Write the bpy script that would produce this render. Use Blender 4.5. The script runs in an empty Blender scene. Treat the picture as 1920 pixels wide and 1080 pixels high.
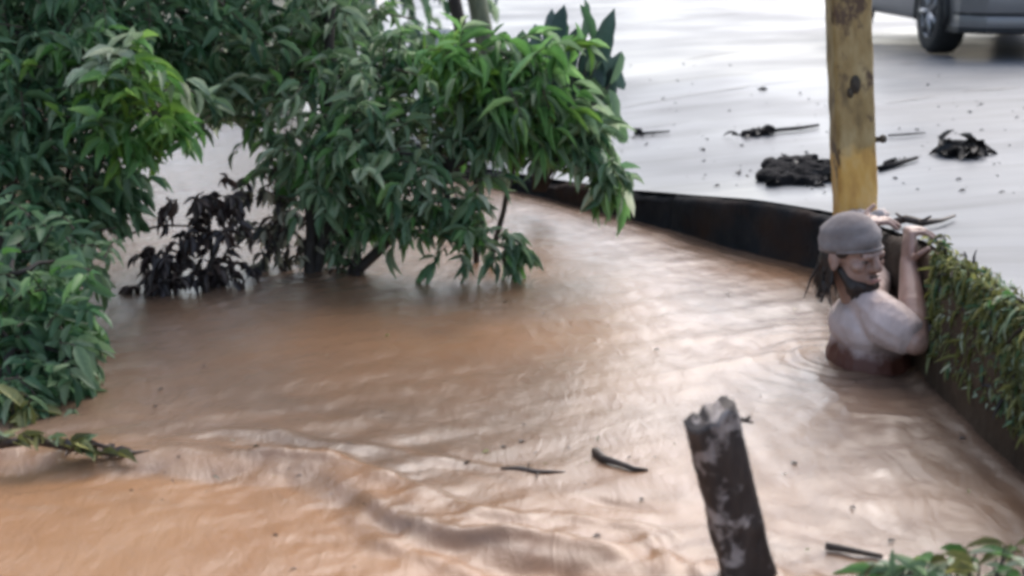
import bpy, bmesh, math, random
import numpy as np
from mathutils import Vector, Matrix, Euler

# ------------------------------------------------------------------ camera, world, sun, exposure
scene = bpy.context.scene
COL = scene.collection
R = math.radians
CAM = Vector((0.0, 0.0, 1.28))
PITCH = math.atan(650 / 2638)
FPX = 2638.0
cam_data = bpy.data.cameras.new('camera')
cam_data.sensor_width = 36.0
cam_data.lens = 36.0 * FPX / 1920.0
cam_data.clip_start = 0.05
cam_data.clip_end = 2000.0
cam_data.dof.use_dof = True
cam_data.dof.focus_distance = 4.6
cam_data.dof.aperture_fstop = 2.6
cam = bpy.data.objects.new('camera', cam_data)
COL.objects.link(cam)
cam.location = CAM
cam.rotation_euler = (math.pi / 2 - PITCH, 0, 0)
scene.camera = cam

SUN_ELEV, SUN_AZ = R(48), R(25)            # azimuth measured from +Y towards +X
world = bpy.data.worlds.new('World')
scene.world = world
world.use_nodes = True
nt = world.node_tree
nt.nodes.clear()
sky = nt.nodes.new('ShaderNodeTexSky')
sky.sky_type = 'NISHITA'
sky.sun_disc = False
sky.sun_elevation = SUN_ELEV
sky.sun_rotation = SUN_AZ
sky.air_density = 1.0
sky.dust_density = 3.0
sky.ozone_density = 1.0
hsv = nt.nodes.new('ShaderNodeHueSaturation')
hsv.inputs['Saturation'].default_value = 0.8
bgn = nt.nodes.new('ShaderNodeBackground')
bgn.inputs['Strength'].default_value = 0.15
wout = nt.nodes.new('ShaderNodeOutputWorld')
nt.links.new(sky.outputs[0], hsv.inputs['Color'])
nt.links.new(hsv.outputs[0], bgn.inputs['Color'])
nt.links.new(bgn.outputs[0], wout.inputs['Surface'])

sun_data = bpy.data.lights.new('sun', 'SUN')
sun_data.energy = 0.95
sun_data.angle = R(60)
sun_data.color = (1.0, 0.97, 0.93)
sun = bpy.data.objects.new('sun', sun_data)
COL.objects.link(sun)
sd = Vector((math.sin(SUN_AZ) * math.cos(SUN_ELEV), math.cos(SUN_AZ) * math.cos(SUN_ELEV), math.sin(SUN_ELEV)))
sun.rotation_euler = sd.to_track_quat('Z', 'Y').to_euler()
sun.location = (6, 6, 12)

vs = scene.view_settings
vs.view_transform = 'Standard'
vs.look = 'None'
vs.gamma = 1.0
vs.use_curve_mapping = False
vs.exposure = 1.28
scene.cycles.use_denoising = True
scene.cycles.max_bounces = 6
scene.cycles.transparent_max_bounces = 6
scene.cycles.filter_width = 3.6              # soft phone-video lens

# ------------------------------------------------------------------ helpers
rng = random.Random(7)
nrng = np.random.default_rng(11)
FWD = Vector((0, math.cos(PITCH), -math.sin(PITCH)))
UPV = Vector((0, math.sin(PITCH), math.cos(PITCH)))

def ray(px, py):
    return FWD + Vector((1, 0, 0)) * ((px - 960) / FPX) + UPV * ((540 - py) / FPX)

def onz(px, py, z=0.0):
    d = ray(px, py)
    return CAM + d * ((z - CAM.z) / d.z)

def aty(px, py, Y):
    d = ray(px, py)
    return CAM + d * (Y / d.y)

def project(p):
    v = Vector(p) - CAM
    dz = v.dot(FWD)
    if dz < 0.05:
        return None
    return (960 + v.x / dz * FPX, 540 - v.dot(UPV) / dz * FPX, dz)

def sm(a, b, x):
    t = np.clip((x - a) / (b - a), 0, 1)
    return t * t * (3 - 2 * t)

_perm = nrng.permutation(512)
def _h(ix, iy):
    return _perm[(_perm[ix & 511] + iy) & 511] / 511.0
def vnoise(x, y):
    x = np.asarray(x, float); y = np.asarray(y, float)
    ix = np.floor(x).astype(int); iy = np.floor(y).astype(int)
    fx = x - ix; fy = y - iy
    fx = fx * fx * (3 - 2 * fx); fy = fy * fy * (3 - 2 * fy)
    a = _h(ix, iy); b = _h(ix + 1, iy); c = _h(ix, iy + 1); d = _h(ix + 1, iy + 1)
    return (a * (1 - fx) + b * fx) * (1 - fy) + (c * (1 - fx) + d * fx) * fy - 0.5
def fbm(x, y, o=4):
    s = 0; a = 1.0
    for i in range(o):
        s = s + a * vnoise(x * 2 ** i + 17.3 * i, y * 2 ** i + 5.1 * i); a *= 0.5
    return s

def tag(o, label=None, cat=None, group=None, kind=None):
    if label: o['label'] = label
    if cat: o['category'] = cat
    if group: o['group'] = group
    if kind: o['kind'] = kind
    return o

def empty(name, loc):
    o = bpy.data.objects.new(name, None)
    o.empty_display_size = 0.1
    COL.objects.link(o)
    o.location = loc
    return o

def link(name, me, mat, parent=None, smooth=True):
    """mesh given in world coordinates; parented under an unrotated Empty / object keeps its place"""
    o = bpy.data.objects.new(name, me)
    COL.objects.link(o)
    if mat is not None and len(me.materials) == 0:
        me.materials.append(mat)
    if smooth:
        me.polygons.foreach_set('use_smooth', [True] * len(me.polygons))
    if parent is not None:
        o.parent = parent
        base = Vector((0, 0, 0)); q = parent
        while q is not None:
            base += q.location; q = q.parent
        o.location = -base
    return o

def mesh_np(name, V, F4=None, F3=None):
    me = bpy.data.meshes.new(name)
    V = np.asarray(V, np.float32)
    n4 = 0 if F4 is None else len(F4); n3 = 0 if F3 is None else len(F3)
    me.vertices.add(len(V)); me.vertices.foreach_set('co', V.ravel())
    loops = []
    if n4: loops.append(np.asarray(F4, np.int32).ravel())
    if n3: loops.append(np.asarray(F3, np.int32).ravel())
    loops = np.concatenate(loops)
    me.loops.add(len(loops)); me.loops.foreach_set('vertex_index', loops)
    me.polygons.add(n4 + n3)
    st = np.concatenate([np.arange(n4) * 4, n4 * 4 + np.arange(n3) * 3]).astype(np.int32)
    me.polygons.foreach_set('loop_start', st)
    me.update(calc_edges=True)
    me.validate()
    return me

def grid_mesh(name, X, Y, Z):
    r, c = X.shape
    V = np.stack([X.ravel(), Y.ravel(), Z.ravel()], 1)
    i = np.arange(r * c).reshape(r, c)
    F = np.stack([i[:-1, :-1].ravel(), i[:-1, 1:].ravel(), i[1:, 1:].ravel(), i[1:, :-1].ravel()], 1)
    return mesh_np(name, V, F4=F)

class MB:
    """collects simple solids in one bmesh-like buffer"""
    def __init__(self):
        self.v = []; self.f = []
    def add(self, vs, fs):
        b = len(self.v)
        self.v += [tuple(p) for p in vs]
        self.f += [tuple(b + i for i in f) for f in fs]
    def tube(self, pts, radii, n=8, jitter=0.0, cap=True):
        pts = [Vector(p) for p in pts]
        rings = []
        prev = None
        for i, p in enumerate(pts):
            a = pts[max(i - 1, 0)]; b = pts[min(i + 1, len(pts) - 1)]
            t = (b - a)
            t = t.normalized() if t.length > 1e-9 else Vector((0, 0, 1))
            u = prev if prev is not None else (Vector((1, 0, 0)) if abs(t.x) < 0.8 else Vector((0, 1, 0)))
            u = (u - t * u.dot(t)).normalized(); prev = u
            w = t.cross(u)
            rings.append([p + (u * math.cos(k * 2 * math.pi / n) + w * math.sin(k * 2 * math.pi / n)) * radii[i] * (1 + rng.uniform(-jitter, jitter)) for k in range(n)])
        vs = [q for rg in rings for q in rg]
        fs = []
        for i in range(len(rings) - 1):
            for k in range(n):
                k2 = (k + 1) % n
                fs.append((i * n + k, i * n + k2, (i + 1) * n + k2, (i + 1) * n + k))
        if cap:
            fs.append(tuple(range(n - 1, -1, -1)))
            fs.append(tuple((len(rings) - 1) * n + k for k in range(n)))
        self.add(vs, fs)
    def ball(self, c, r, M=None, nu=14, nv=9):
        c = Vector(c); vs = []; fs = []
        rx, ry, rz = r
        for j in range(nv + 1):
            th = math.pi * j / nv
            for i in range(nu):
                ph = 2 * math.pi * i / nu
                p = Vector((rx * math.sin(th) * math.cos(ph), ry * math.sin(th) * math.sin(ph), rz * math.cos(th)))
                if M is not None: p = M @ p
                vs.append(c + p)
        for j in range(nv):
            for i in range(nu):
                i2 = (i + 1) % nu
                fs.append((j * nu + i, (j + 1) * nu + i, (j + 1) * nu + i2, j * nu + i2))
        self.add(vs, fs)
    def cap(self, a, b, ra, rb, n=12):
        """closed tapered capsule"""
        a = Vector(a); b = Vector(b); t = (b - a).normalized()
        pts = []; rad = []
        for k in (90, 60, 30):
            pts.append(a - t * ra * math.sin(R(k))); rad.append(max(ra * math.cos(R(k)), ra * 0.02))
        pts.append(a); rad.append(ra); pts.append((a + b) / 2); rad.append((ra + rb) / 2); pts.append(b); rad.append(rb)
        for k in (30, 60, 90):
            pts.append(b + t * rb * math.sin(R(k))); rad.append(max(rb * math.cos(R(k)), rb * 0.02))
        self.tube(pts, rad, n)
    def box(self, c, s, M=None):
        c = Vector(c); vs = []
        for x in (-.5, .5):
            for y in (-.5, .5):
                for z in (-.5, .5):
                    p = Vector((x * s[0], y * s[1], z * s[2]))
                    if M is not None: p = M @ p
                    vs.append(c + p)
        self.add(vs, [(0, 1, 3, 2), (4, 6, 7, 5), (0, 4, 5, 1), (2, 3, 7, 6), (0, 2, 6, 4), (1, 5, 7, 3)])
    def mesh(self, name):
        me = bpy.data.meshes.new(name)
        me.from_pydata(self.v, [], self.f)
        bm = bmesh.new(); bm.from_mesh(me)
        bmesh.ops.recalc_face_normals(bm, faces=bm.faces)
        bm.to_mesh(me); bm.free()
        return me
    def build(self, name, mat, parent=None, smooth=True, bevel=0.0):
        o = link(name, self.mesh(name), mat, parent, smooth)
        if bevel:
            m = o.modifiers.new('bevel', 'BEVEL'); m.width = bevel; m.segments = 2; m.limit_method = 'ANGLE'
        return o

# ------------------------------------------------------------------ materials
def newmat(name):
    m = bpy.data.materials.new(name); m.use_nodes = True
    n = m.node_tree; n.nodes.clear()
    out = n.nodes.new('ShaderNodeOutputMaterial')
    b = n.nodes.new('ShaderNodeBsdfPrincipled')
    n.links.new(b.outputs[0], out.inputs['Surface'])
    return m, n, b, out

def noise_node(n, scale, detail=4, rough=0.55, vec=None, dist=0.0):
    t = n.nodes.new('ShaderNodeTexNoise')
    t.inputs['Scale'].default_value = scale
    t.inputs['Detail'].default_value = detail
    t.inputs['Roughness'].default_value = rough
    t.inputs['Distortion'].default_value = dist
    if vec is not None: n.links.new(vec, t.inputs['Vector'])
    return t

def ramp_node(n, stops, fac=None, interp='LINEAR'):
    r = n.nodes.new('ShaderNodeValToRGB')
    r.color_ramp.interpolation = interp
    e = r.color_ramp.elements
    while len(e) > 1: e.remove(e[-1])
    e[0].position = stops[0][0]; e[0].color = (*stops[0][1], 1)
    for p, c in stops[1:]:
        k = e.new(p); k.color = (*c, 1)
    if fac is not None: n.links.new(fac, r.inputs['Fac'])
    return r

def coords(n, scale=(1, 1, 1), rot=(0, 0, 0), kind='Object'):
    tc = n.nodes.new('ShaderNodeTexCoord')
    mp = n.nodes.new('ShaderNodeMapping')
    mp.inputs['Scale'].default_value = scale
    mp.inputs['Rotation'].default_value = rot
    n.links.new(tc.outputs[kind], mp.inputs['Vector'])
    return mp.outputs[0]

def bump_node(n, b, height, strength, dist=0.01):
    bp = n.nodes.new('ShaderNodeBump')
    bp.inputs['Strength'].default_value = strength
    bp.inputs['Distance'].default_value = dist
    n.links.new(height, bp.inputs['Height'])
    n.links.new(bp.outputs[0], b.inputs['Normal'])
    return bp

def simple_mat(name, stops, scale=8.0, rough=0.6, bump=0.3, bdist=0.01, spec=0.5, detail=5, scl=(1, 1, 1), metallic=0.0, dist=0.0):
    m, n, b, out = newmat(name)
    v = coords(n, scl)
    t = noise_node(n, scale, detail, 0.6, v, dist)
    r = ramp_node(n, stops, t.outputs['Fac'])
    n.links.new(r.outputs[0], b.inputs['Base Color'])
    b.inputs['Roughness'].default_value = rough
    b.inputs['Specular IOR Level'].default_value = spec
    b.inputs['Metallic'].default_value = metallic
    if bump:
        t2 = noise_node(n, scale * 3, 5, 0.6, v)
        bump_node(n, b, t2.outputs['Fac'], bump, bdist)
    return m

def leaf_mat(name, cols, rough=0.46, trans=0.42, back=1.35):
    m, n, b, out = newmat(name)
    geo = n.nodes.new('ShaderNodeNewGeometry')
    oi = n.nodes.new('ShaderNodeObjectInfo')
    ad = n.nodes.new('ShaderNodeMath'); ad.operation = 'ADD'
    n.links.new(geo.outputs['Random Per Island'], ad.inputs[0]); n.links.new(oi.outputs['Random'], ad.inputs[1])
    fr = n.nodes.new('ShaderNodeMath'); fr.operation = 'FRACT'; n.links.new(ad.outputs[0], fr.inputs[0])
    k = len(cols)
    r = ramp_node(n, [(i / (k - 1) if k > 1 else 0, c) for i, c in enumerate(cols)], fr.outputs[0])
    t = noise_node(n, 14.0, 3, 0.6, coords(n))
    mx = n.nodes.new('ShaderNodeMix'); mx.data_type = 'RGBA'; mx.blend_type = 'MULTIPLY'
    mx.inputs['Factor'].default_value = 0.6
    n.links.new(r.outputs[0], mx.inputs['A'])
    rr = ramp_node(n, [(0.3, (0.55, 0.6, 0.55)), (0.7, (1.25, 1.2, 1.1))], t.outputs['Fac'])
    n.links.new(rr.outputs[0], mx.inputs['B'])
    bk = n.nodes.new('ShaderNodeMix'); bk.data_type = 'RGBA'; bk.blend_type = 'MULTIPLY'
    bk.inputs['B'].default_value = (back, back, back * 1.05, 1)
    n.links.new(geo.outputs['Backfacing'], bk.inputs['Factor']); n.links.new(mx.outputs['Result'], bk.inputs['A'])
    n.links.new(bk.outputs['Result'], b.inputs['Base Color'])
    b.inputs['Roughness'].default_value = rough
    b.inputs['Specular IOR Level'].default_value = 0.45
    tr = n.nodes.new('ShaderNodeBsdfTranslucent'); n.links.new(bk.outputs['Result'], tr.inputs['Color'])
    ms = n.nodes.new('ShaderNodeMixShader'); ms.inputs[0].default_value = trans
    n.links.new(b.outputs[0], ms.inputs[1]); n.links.new(tr.outputs[0], ms.inputs[2])
    n.links.new(ms.outputs[0], out.inputs['Surface'])
    return m

M = {}
M['leaf_grey'] = leaf_mat('leaf_grey_green', [(0.075, 0.13, 0.065), (0.135, 0.22, 0.115), (0.20, 0.295, 0.165), (0.31, 0.40, 0.26)])
M['leaf_bright'] = leaf_mat('leaf_bright_green', [(0.07, 0.18, 0.045), (0.12, 0.27, 0.07), (0.165, 0.33, 0.11), (0.23, 0.39, 0.16)])
M['leaf_lime'] = leaf_mat('leaf_lime', [(0.11, 0.22, 0.035), (0.17, 0.32, 0.06), (0.22, 0.38, 0.09)])
M['leaf_deep'] = leaf_mat('leaf_deep_green', [(0.04, 0.105, 0.05), (0.07, 0.155, 0.075), (0.115, 0.215, 0.11), (0.20, 0.32, 0.19)])
M['leaf_blue'] = leaf_mat('leaf_blue_green', [(0.03, 0.062, 0.055), (0.05, 0.09, 0.085), (0.075, 0.12, 0.12)], rough=0.3)
M['leaf_pale'] = leaf_mat('leaf_pale', [(0.30, 0.40, 0.27), (0.40, 0.48, 0.34), (0.5, 0.55, 0.42)])
M['leaf_dead'] = leaf_mat('leaf_dead', [(0.018, 0.013, 0.014), (0.035, 0.025, 0.025), (0.055, 0.04, 0.036), (0.09, 0.06, 0.05)], trans=0.1)
M['leaf_cream'] = leaf_mat('leaf_cream', [(0.03, 0.03, 0.02), (0.08, 0.075, 0.05), (0.30, 0.28, 0.2), (0.45, 0.42, 0.32)], trans=0.15)
M['leaf_olive'] = leaf_mat('leaf_olive', [(0.065, 0.07, 0.018), (0.135, 0.14, 0.04), (0.21, 0.215, 0.07), (0.33, 0.34, 0.15)])
M['leaf_litter'] = leaf_mat('leaf_litter', [(0.008, 0.008, 0.009), (0.015, 0.014, 0.014), (0.025, 0.022, 0.02)], trans=0.05, rough=.7)
M['bark'] = simple_mat('bark', [(0.3, (0.018, 0.014, 0.012)), (0.7, (0.05, 0.038, 0.03))], 30, 0.7, 0.6, 0.01, scl=(1, 1, 0.25))
M['bark_olive'] = simple_mat('bark_olive', [(0.3, (0.07, 0.08, 0.045)), (0.7, (0.16, 0.17, 0.10))], 22, 0.7, 0.6, 0.01, scl=(1, 1, 0.3))
M['twig'] = simple_mat('twig', [(0.3, (0.02, 0.014, 0.011)), (0.7, (0.07, 0.045, 0.03))], 40, 0.6, 0.4, 0.004)
M['soil'] = simple_mat('wet_soil', [(0.3, (0.006, 0.006, 0.008)), (0.7, (0.018, 0.017, 0.018))], 40, 0.9, 0.8, 0.02, spec=.15)
M['bed'] = simple_mat('river_bed', [(0.3, (0.10, 0.06, 0.035)), (0.7, (0.17, 0.105, 0.06))], 3, 0.9, 0.5, 0.05)
M['bank'] = simple_mat('bank_earth', [(0.3, (0.02, 0.03, 0.015)), (0.7, (0.06, 0.055, 0.03))], 5, 0.85, 0.6, 0.05)

# muddy flood water: opaque suspended silt under a glossy surface
def water_material():
    m, n, b, out = newmat('muddy_water')
    v = coords(n, (1.0, 0.55, 1.0), (0, 0, R(24)))
    t = noise_node(n, 0.9, 5, 0.55, v, 0.9)
    r = ramp_node(n, [(0.30, (0.105, 0.069, 0.049)), (0.5, (0.148, 0.093, 0.063)), (0.72, (0.19, 0.120, 0.081))], t.outputs['Fac'])
    r2 = ramp_node(n, [(0.30, (0.235, 0.118, 0.056)), (0.5, (0.28, 0.145, 0.072)), (0.72, (0.31, 0.17, 0.088))], t.outputs['Fac'])
    at = n.nodes.new('ShaderNodeAttribute'); at.attribute_name = 'silt'      # red silt boiling up below the sill
    mx = n.nodes.new('ShaderNodeMix'); mx.data_type = 'RGBA'
    n.links.new(at.outputs['Fac'], mx.inputs['Factor']); n.links.new(r.outputs[0], mx.inputs['A']); n.links.new(r2.outputs[0], mx.inputs['B'])
    n.links.new(mx.outputs['Result'], b.inputs['Base Color'])
    b.inputs['Roughness'].default_value = 0.26
    b.inputs['IOR'].default_value = 1.5
    b.inputs['Specular IOR Level'].default_value = 0.5
    v2 = coords(n, (1.0, 0.45, 1.0), (0, 0, R(32)))
    t2 = noise_node(n, 13.0, 8, 0.68, v2, 0.8)
    bump_node(n, b, t2.outputs['Fac'], 0.45, 0.016)
    return m
M['water'] = water_material()

def road_material():
    m, n, b, out = newmat('wet_concrete_road')
    v = coords(n)
    vs_ = coords(n, (0.35, 1.6, 1.0), (0, 0, R(-10)))
    t = noise_node(n, 1.3, 6, 0.6, vs_)
    r = ramp_node(n, [(0.30, (0.105, 0.110, 0.120)), (0.5, (0.145, 0.152, 0.164)), (0.75, (0.185, 0.192, 0.205))], t.outputs['Fac'])
    st = noise_node(n, 2.2, 5, 0.65, coords(n, (0.25, 2.6, 1.0), (0, 0, R(-7))))
    sr = ramp_node(n, [(0.48, (1, 1, 1)), (0.78, (0.6, 0.6, 0.6))], st.outputs['Fac'])
    mx = n.nodes.new('ShaderNodeMix'); mx.data_type = 'RGBA'; mx.blend_type = 'MULTIPLY'; mx.inputs['Factor'].default_value = 1
    n.links.new(r.outputs[0], mx.inputs['A']); n.links.new(sr.outputs[0], mx.inputs['B'])
    n.links.new(mx.outputs['Result'], b.inputs['Base Color'])
    t2 = noise_node(n, 0.8, 3, 0.5, v)
    mr = n.nodes.new('ShaderNodeMapRange')
    mr.inputs['From Min'].default_value = 0.35; mr.inputs['From Max'].default_value = 0.65
    mr.inputs['To Min'].default_value = 0.28; mr.inputs['To Max'].default_value = 0.5
    n.links.new(t2.outputs['Fac'], mr.inputs['Value']); n.links.new(mr.outputs[0], b.inputs['Roughness'])
    b.inputs['IOR'].default_value = 1.33
    b.inputs['Specular IOR Level'].default_value = 0.22
    t3 = noise_node(n, 26.0, 5, 0.6, v)
    bump_node(n, b, t3.outputs['Fac'], 0.18, 0.006)
    return m
M['road'] = road_material()

def wall_material():
    m, n, b, out = newmat('wet_dark_wall')
    v = coords(n, (1, 1, 0.7))
    t = noise_node(n, 5.0, 6, 0.65, v)
    r = ramp_node(n, [(0.32, (0.006, 0.006, 0.008)), (0.55, (0.014, 0.014, 0.016)), (0.75, (0.03, 0.026, 0.024))], t.outputs['Fac'])
    t2 = noise_node(n, 2.0, 4, 0.6, v)
    sr = ramp_node(n, [(0.5, (0, 0, 0)), (0.66, (1, 1, 1))], t2.outputs['Fac'])
    mx = n.nodes.new('ShaderNodeMix'); mx.data_type = 'RGBA'
    mx.inputs['B'].default_value = (0.040, 0.020, 0.012, 1)
    n.links.new(sr.outputs[0], mx.inputs['Factor']); n.links.new(r.outputs[0], mx.inputs['A'])
    sy = n.nodes.new('ShaderNodeSeparateXYZ'); tcw = n.nodes.new('ShaderNodeTexCoord'); n.links.new(tcw.outputs['Object'], sy.inputs[0])
    mw = n.nodes.new('ShaderNodeMapRange'); mw.inputs['From Min'].default_value = 5.2; mw.inputs['From Max'].default_value = 4.2     # the older earth-caked stretch
    n.links.new(sy.outputs['Y'], mw.inputs['Value'])
    earth = ramp_node(n, [(0.3, (0.03, 0.018, 0.010)), (0.7, (0.085, 0.052, 0.030))], t.outputs['Fac'])
    m2 = n.nodes.new('ShaderNodeMix'); m2.data_type = 'RGBA'
    n.links.new(mw.outputs[0], m2.inputs['Factor']); n.links.new(mx.outputs['Result'], m2.inputs['A']); n.links.new(earth.outputs[0], m2.inputs['B'])
    n.links.new(m2.outputs['Result'], b.inputs['Base Color'])
    b.inputs['Roughness'].default_value = 0.8
    b.inputs['Specular IOR Level'].default_value = 0.25
    t3 = noise_node(n, 22.0, 5, 0.65, v)
    bump_node(n, b, t3.outputs['Fac'], 0.7, 0.02)
    return m
M['wall'] = wall_material()

def post_material():
    """peeling paint on an old concrete post: tan-grey above, ochre band below, bare pale foot; heights in object space"""
    m, n, b, out = newmat('peeling_post')
    tc = n.nodes.new('ShaderNodeTexCoord')
    sx = n.nodes.new('ShaderNodeSeparateXYZ'); n.links.new(tc.outputs['Object'], sx.inputs[0])
    v = coords(n, (1, 1, 0.35))
    t = noise_node(n, 14, 5, 0.6, v)
    grey = ramp_node(n, [(0.32, (0.09, 0.055, 0.022)), (0.48, (0.29, 0.19, 0.07)), (0.68, (0.42, 0.31, 0.15))], t.outputs['Fac'])
    och = ramp_node(n, [(0.3, (0.40, 0.20, 0.05)), (0.5, (0.58, 0.33, 0.08)), (0.7, (0.62, 0.42, 0.18))], t.outputs['Fac'])
    pale = ramp_node(n, [(0.35, (0.06, 0.035, 0.025)), (0.6, (0.22, 0.16, 0.13))], t.outputs['Fac'])
    t2 = noise_node(n, 6, 3, 0.6, coords(n))
    wob = n.nodes.new('ShaderNodeMath'); wob.operation = 'MULTIPLY_ADD'
    wob.inputs[1].default_value = 0.22; n.links.new(t2.outputs['Fac'], wob.inputs[0]); n.links.new(sx.outputs['Z'], wob.inputs[2])
    def step(h, w):
        mr = n.nodes.new('ShaderNodeMapRange'); mr.inputs['From Min'].default_value = h - w; mr.inputs['From Max'].default_value = h + w
        n.links.new(wob.outputs[0], mr.inputs['Value']); return mr.outputs[0]
    a = n.nodes.new('ShaderNodeMix'); a.data_type = 'RGBA'
    n.links.new(step(0.10 + 0.11, 0.008), a.inputs['Factor']); n.links.new(pale.outputs[0], a.inputs['A']); n.links.new(och.outputs[0], a.inputs['B'])
    c = n.nodes.new('ShaderNodeMix'); c.data_type = 'RGBA'
    n.links.new(step(0.385 + 0.11, 0.02), c.inputs['Factor']); n.links.new(a.outputs['Result'], c.inputs['A']); n.links.new(grey.outputs[0], c.inputs['B'])
    t4 = noise_node(n, 9, 5, 0.65, coords(n, (1, 1, 0.6)))
    rs = ramp_node(n, [(0.54, (0, 0, 0)), (0.62, (1, 1, 1))], t4.outputs['Fac'])
    rust = n.nodes.new('ShaderNodeMix'); rust.data_type = 'RGBA'; rust.inputs['B'].default_value = (0.085, 0.045, 0.022, 1)
    n.links.new(rs.outputs[0], rust.inputs['Factor']); n.links.new(c.outputs['Result'], rust.inputs['A'])
    n.links.new(rust.outputs['Result'], b.inputs['Base Color'])
    b.inputs['Roughness'].default_value = 0.55
    bump_node(n, b, t.outputs['Fac'], 0.6, 0.012)
    return m
M['post'] = post_material()

def timber_material():
    m, n, b, out = newmat('lichened_timber')
    v = coords(n, (1, 1, 1))
    t = noise_node(n, 26, 5, 0.6, coords(n, (1, 1, 0.3)))
    r = ramp_node(n, [(0.3, (0.014, 0.009, 0.008)), (0.55, (0.04, 0.028, 0.023)), (0.75, (0.085, 0.062, 0.052))], t.outputs['Fac'])
    t2 = noise_node(n, 16, 4, 0.6, v, 0.2)
    sr = ramp_node(n, [(0.51, (0, 0, 0)), (0.60, (1, 1, 1))], t2.outputs['Fac'])
    lic = ramp_node(n, [(0.3, (0.15, 0.12, 0.11)), (0.7, (0.42, 0.37, 0.34))], t.outputs['Fac'])
    mx = n.nodes.new('ShaderNodeMix'); mx.data_type = 'RGBA'
    n.links.new(sr.outputs[0], mx.inputs['Factor']); n.links.new(r.outputs[0], mx.inputs['A']); n.links.new(lic.outputs[0], mx.inputs['B'])
    n.links.new(mx.outputs['Result'], b.inputs['Base Color'])
    b.inputs['Roughness'].default_value = 0.6
    bump_node(n, b, t.outputs['Fac'], 0.9, 0.01)
    return m
M['timber'] = timber_material()

# ------------------------------------------------------------------ setting: ground, water, road, banks
# edge of the road above the flood: (x, y, z of the road)
EDGE = [(1.30, 1.2, .40), (1.27, 2.6, .40), (1.255, 3.4, .40), (1.245, 3.95, .395), (1.25, 4.3, .375), (1.27, 4.9, .30), (1.27, 5.35, .25),
        (1.20, 5.55, .235), (.99, 5.82, .225), (.52, 6.62, .125), (-.22, 7.65, .075), (-.9, 9.3, .06), (-1.6, 12.0, .08), (-2.2, 20.0, .2), (-3.0, 60, .3)]
EX = np.array([e[0] for e in EDGE]); EY = np.array([e[1] for e in EDGE]); EZ = np.array([e[2] for e in EDGE])
CTRL = np.array([(e[0], e[1], e[2]) for e in EDGE[:-1]] + [(3.5, 11.3, .395), (1.6, 10, .36), (.6, 10, .24), (2.5, 5.5, .36), (2.2, 3.5, .41), (10, 10, .42), (2, 20, .35), (12, 30, .45), (30, 60, .5), (-1, 50, .4), (30, 5, .45)])
def _rbf(c):
    d = np.linalg.norm(c[:, None, :2] - c[None, :, :2], axis=2)
    A = np.block([[d, np.ones((len(c), 1)), c[:, :2]], [np.ones((1, len(c))), np.zeros((1, 3))], [c[:, :2].T, np.zeros((2, 3))]])
    return np.linalg.solve(A, np.concatenate([c[:, 2], np.zeros(3)]))
RW = _rbf(CTRL)
def road_z(x, y):
    x = np.asarray(x, float); y = np.asarray(y, float)
    s = RW[-3] + RW[-2] * x + RW[-1] * y
    for k, c in enumerate(CTRL):
        s = s + RW[k] * np.hypot(x - c[0], y - c[1])
    return np.clip(s, 0.03, 0.6) + 0.006 * fbm(x * 1.7, y * 1.7, 3)

def rz(x, y): return float(road_z(x, y))

# river bed and surrounding land out to the horizon
gx, gy = np.meshgrid(np.linspace(-600, 600, 60), np.linspace(-600, 600, 60))
tag(link('ground', grid_mesh('ground', gx, gy, np.full_like(gx, -1.0) + 0.12 * fbm(gx * 0.05, gy * 0.05)), M['bed']), kind='structure')

# water surface
Yr = np.concatenate([np.linspace(0.4, 2.3, 30), np.geomspace(2.32, 14, 560), np.linspace(14.3, 40, 30)])
Xr = np.concatenate([np.linspace(-30, -4.2, 40), np.linspace(-4.15, 1.42, 470)])
WX, WY = np.meshgrid(Xr, Yr)
def polydist(pts, X, Y):
    best = np.full(X.shape, 1e9); sgn = np.zeros(X.shape); along = np.zeros(X.shape); acc = 0
    for (a, b) in zip(pts[:-1], pts[1:]):
        ax, ay = a.x, a.y; dx, dy = b.x - ax, b.y - ay; L = math.hypot(dx, dy)
        t = np.clip(((X - ax) * dx + (Y - ay) * dy) / (L * L), 0, 1)
        d = np.hypot(X - ax - t * dx, Y - ay - t * dy)
        side = np.sign((X - ax) * dy - (Y - ay) * dx)
        u = d < best
        best = np.where(u, d, best); sgn = np.where(u, side, sgn); along = np.where(u, acc + t * L, along); acc += L
    return best * sgn, along, acc
def ends(al, tot, w):
    return sm(0, w, al) * sm(0, w, tot - al)
WZ = 0.006 * fbm(WX * 1.3 + 3, WY * 0.9, 3)
flow = WX * 0.86 + WY * 0.5
cross = -WX * 0.5 + WY * 0.86
WZ = WZ + 0.0045 * fbm(flow * 3.0, cross * 8.0, 3) + 0.003 * np.sin(cross * 34 + 5 * fbm(flow * 2, cross * 2, 2)) * (0.3 + np.clip(fbm(flow * 1.4 + 9, cross * 1.4, 2), -.3, 1))
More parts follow.
